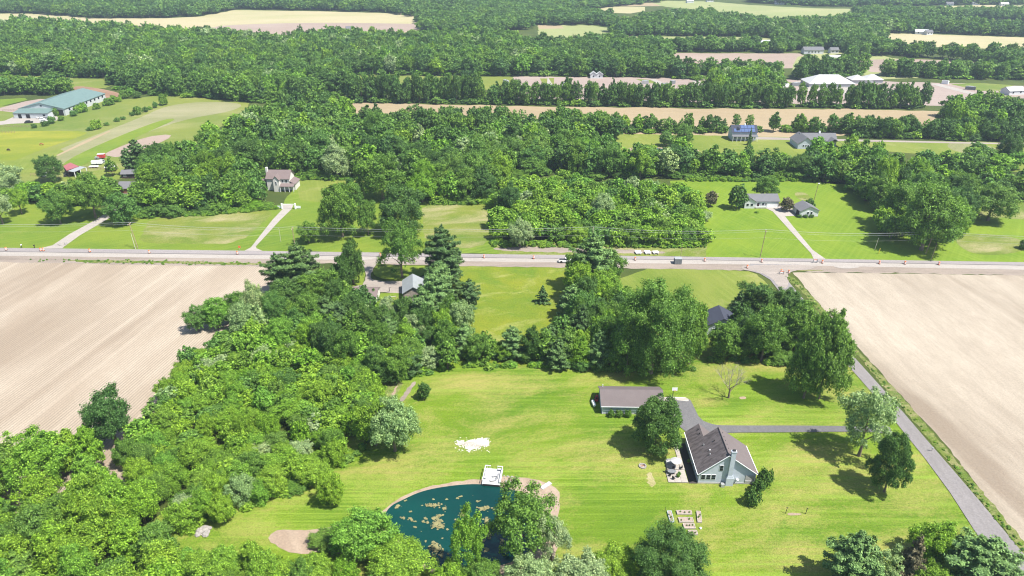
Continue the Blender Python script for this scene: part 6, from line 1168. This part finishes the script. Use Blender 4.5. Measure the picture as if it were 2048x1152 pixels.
x_, y_ = G(1757, 508); tag(MB().tube((0, 0, 0), (.1, 0, 2.4), .13).build('marker_post', M['yellow']), 'yellow marker sleeve on the right lawn by the thin pole', 'marker post').location = (x_, y_, 0)
def wire(a, b, sag, label, r=.024, n=14):
    mb = MB(); pr = None
    for k in range(n + 1):
        f = k / n; p = a.lerp(b, f); p.z -= sag * 4 * f * (1 - f)
        if pr is not None: mb.tube(pr, p, r, n=4, cap=False)
        pr = p.copy()
    o = mb.build('power_line', M['wire']); tag(o, label, 'power line', 'overhead power lines along the main road'); return o
left = tops[0] + Vector((-100, 0, 0)); right = tops[4] + Vector((90, -4, 0)); seq = [left] + tops + [right]; NM = ['left of the curving drive', 'between the two western poles', 'over the old homestead', 'from the scrub wood to the white house lawn', 'across the white house drive', 'leaving the picture at the right']
for i in range(6):
    for dy, dzz, nm in ((-1.1, -.1, 'near'), (1.1, -.1, 'far'), (0, .25, 'top')): wire(seq[i] + Vector((0, dy, dzz)), seq[i + 1] + Vector((0, dy, dzz)), 1.3, f'{nm} overhead wire {NM[i]}')
    wire(seq[i] + Vector((0, -.2, -3.0)), seq[i + 1] + Vector((0, -.2, -3.0)), 1.0, f'low telephone wire {NM[i]}', .018)
for q, lb in (((66, 499), 'dark mailbox by the main road left of the curving drive'), ((40, 498), 'pale mailbox by the main road at the far left')):
    x_, y_ = G(*q); t = thing('mailbox', lb, 'mailbox', (x_, y_ + 1.2, 0)); part_box(t, 'post', 'black', 0, 0, 0, .14, .14, 1.2); part_box(t, 'box', 'black' if 'dark' in lb else 'white', 0, 0, 1.1, .3, .6, .35)
x_, y_ = G(480, 501); t = thing('road_sign', 'small orange road work sign left of the gated drive mouth', 'sign', (x_, y_, 0)); MB().tube((0, 0, 0), (0, 0, 1.8), .05).build('post', M['steel'], t); MB().box(0, -.04, 1.1, .9, .05, .9).build('sign_panel', M['orange'], t)
# ---------------------------------------------------------------- far buildings
def small_house(px, py, w, d, e, rdg, wall, roof, label, rot=0, cat='house', axis='x', wins=1):
    x_, y_ = G(px, py); ws = [('S', (-.25 + .5 * k / max(1, wins - 1)) * w if wins > 1 else 0, 1.2, 1.4, 1.3, 'trim', 'glass', False) for k in range(wins)]
    return gable('house' if cat == 'house' else cat.replace(' ', '_'), label, x_, y_ + d / 2, w, d, e, rdg, axis, wall, roof, rot, wins=ws, cat=cat, base=False, over=.5)
small_house(1627, 108, 20, 9, 4.0, 6.5, 'white_siding', 'grey_roof', 'long white farm building at the end of the far pinkish field', cat='farm building', wins=4)
small_house(1669, 107, 8, 8, 3.4, 5.5, 'white_siding', 'grey_roof', 'smaller white farm house right of the long white building', wins=2)
small_house(1528, 92, 20, 12, 3.5, 5.5, 'white_siding', 'white_metal', 'white-roofed shed among trees above the far pinkish field', cat='shed')
x_, y_ = G(1675, 117); t = gable('greenhouse', 'long low pale hoop greenhouse on the far green lawn', x_, y_ + 2, 20, 5, 1.2, 2.8, 'x', 'white', 'canvas', cat='greenhouse', base=False)
for k, (px, lb) in enumerate(((1187, 'left'), (1199, 'right'))): small_house(px, 157, 5.4, 5, 3.4, 5.4, 'white_siding', 'white_metal', f'{lb} one of the twin white pavilions at the building site', cat='pavilion', axis='y')
for (px, py, w_, d_, h0, h1, lb) in ((1663, 175, 36, 20, 3.0, 8.5, 'largest white peaked tent at the building site'), (1718, 168, 12, 12, 3.2, 6.6, 'pale blue-roofed tent right of the largest tent'), (1748, 167, 14, 12, 3.0, 6.6, 'rightmost white tent of the building site')):
    x_, y_ = G(px, py); t = thing('tent', lb, 'tent', (x_, y_ + d_ / 2, 0)); part_box(t, 'side_wall', 'canvas', 0, 0, 0, w_, d_, h0); a, b = w_ / 2 + .6, d_ / 2 + .6; rl = max(0, w_ / 2 - d_ / 2)
    MB().add([(-a, -b, h0), (a, -b, h0), (a, b, h0), (-a, b, h0), (-rl, 0, h1), (rl, 0, h1)], [(0, 1, 5, 4), (1, 2, 5), (2, 3, 4, 5), (3, 0, 4), (3, 2, 1, 0)]).build('roof', M['canvas'], t)
g = random.Random(21)
for k in range(15):
    px = [1012, 1130, 1150, 1290, 1330, 1345, 1450, 1570, 1590, 1622, 1640, 1700, 1735, 1890, 1940][k]; py = 168 + g.uniform(-4, 12)
    x_, y_ = G(px, py); t = thing('site_container', ['grey site container', 'white site container', 'dark site machine'][k % 3] + ' ' + ['at the west end of the building site', 'near the pale access road, left', 'near the pale access road, right', 'below the green verge', 'beside the rear access road', 'right of the rear access road', 'inside the tree clump', 'left of the white tents', 'at the tents forecourt', 'in front of the largest tent, left', 'in front of the largest tent, middle', 'in front of the largest tent, right', 'below the rightmost tent', 'right of the tents by the lane', 'at the east end of the building site'][k], 'container', (x_, y_, 0), g.uniform(0, 3))
    part_box(t, 'body', ['steel', 'white', 'mat_grey'][k % 3], 0, 0, 0, g.uniform(4, 8), 2.6, 2.6); part_box(t, 'roof', 'steel', 0, 0, 2.6, 3.5, 2.4, .2)
for k, (px, py, w_, lb) in enumerate(((1845, 69, 14, 'far white farmhouse at the edge of the eastern stubble field'), (1858, 70, 9, 'small outbuilding right of the far white farmhouse'), (1100, 12, 10, 'tiny white house in the distant middle woods'), (1380, 6, 12, 'distant house at the left of the village'), (1420, 4, 12, 'distant house in the middle of the village'), (1700, 5, 14, 'distant pale house right of the long green field'), (1770, 8, 12, 'distant white shed above the eastern woods'), (1900, 11, 12, 'distant house at the left of the far stubble field'), (1952, 10, 12, 'distant house in the middle of the far stubble field'), (2010, 12, 12, 'distant house at the far upper right'), (1560, 9, 16, 'distant barn above the long green field'), (940, 24, 12, 'distant pale house among woods, left of centre'), (58, 97, 12, 'house roof peeping from the great forest'), (1230, 9, 16, 'distant long barn left of the village'), (698, 62, 8, 'white hut at the edge of the far stubble field'), (2030, 190, 14, 'long low pale building at the upper right edge'))):
    small_house(px, py, w_, w_ * .6, 3.2, 5.5, 'white_siding', 'grey_roof' if k % 3 else 'white_metal', lb, R((k * 37) % 40 - 20), wins=2)
# ---------------------------------------------------------------- weeds on verges: uncountable tufts
def tufts(name, label, polys, gap, tones, hmin, hmax):
    rows = []; g = np.random.default_rng(5)
    for q in polys:
        w_ = wpoly(q); xs = [p[0] for p in w_]; ys = [p[1] for p in w_]; n = int((max(xs) - min(xs)) * (max(ys) - min(ys)) / gap ** 2)
        X = g.uniform(min(xs), max(xs), n); Y = g.uniform(min(ys), max(ys), n); ok = inside(X, Y, w_)
        for x, y in zip(X[ok], Y[ok]):
            h = g.uniform(hmin, hmax); wd = h * g.uniform(1, 2.4); rows.append((x, y, 0, proto('dome', tones[g.integers(len(tones))], 'far', 0), g.uniform(0, 6), wd / 8.4, wd / 8.4, h / 6.6))
    instancer(name, rows, label)
tufts('ditch_weeds', 'rank grass and weeds along the ditch of the side road', [[(1568, 552), (1590, 560), (1650, 628), (1720, 712), (1800, 800), (1900, 915), (2048, 1092), (2120, 1180), (2110, 1190), (2040, 1105), (1900, 926), (1756, 757), (1690, 676), (1600, 577)]], .8, ['mid', 'bright', 'mid'], .12, .4)
tufts('margin_weeds', 'weeds scattered along the road margin of the ploughed field', [[(60, 519), (300, 520), (545, 526), (545, 532), (300, 529), (60, 524)]], 1.5, ['mid', 'bright'], .2, .5)
tufts('edge_weeds', 'undergrowth at the foot of the woods', [[(985, 484), (1410, 488), (1412, 496), (985, 494)], [(375, 1046), (445, 1030), (515, 1003), (583, 978), (640, 953), (700, 915), (735, 880), (742, 884), (700, 924), (640, 962), (583, 987), (515, 1012), (445, 1040), (375, 1054)], [(800, 752), (905, 728), (1100, 728), (1240, 738), (1390, 738), (1390, 744), (1240, 744), (1100, 737), (905, 738), (800, 762)], [(1420, 716), (1600, 722), (1640, 735), (1600, 732), (1420, 724)], [(240, 428), (420, 424), (560, 412), (560, 418), (420, 432), (240, 436)], [(860, 404), (985, 404), (985, 410), (860, 410)], [(520, 354), (720, 354), (720, 360), (520, 360)], [(1370, 356), (1640, 358), (1640, 364), (1370, 363)]], 1.1, ['bright', 'mid', 'yellow'], .5, 1.4)
# ---------------------------------------------------------------- thin summer haze: one closed box round everything
hz = MB().box(0, 4400, -1, 9400, 9900, CAM_H + 4).build('haze', bpy.data.materials.new('haze')); hz['kind'] = 'stuff'; hz['label'] = 'thin pale summer haze'
hm = hz.data.materials[0]; hm.use_nodes = True; hm.node_tree.nodes.clear(); pv = hm.node_tree.nodes.new('ShaderNodeVolumePrincipled'); mo = hm.node_tree.nodes.new('ShaderNodeOutputMaterial')
pv.inputs['Density'].default_value = .00014; pv.inputs['Color'].default_value = (.70, .86, 1, 1); pv.inputs['Anisotropy'].default_value = .2; hm.node_tree.links.new(pv.outputs[0], mo.inputs['Volume'])
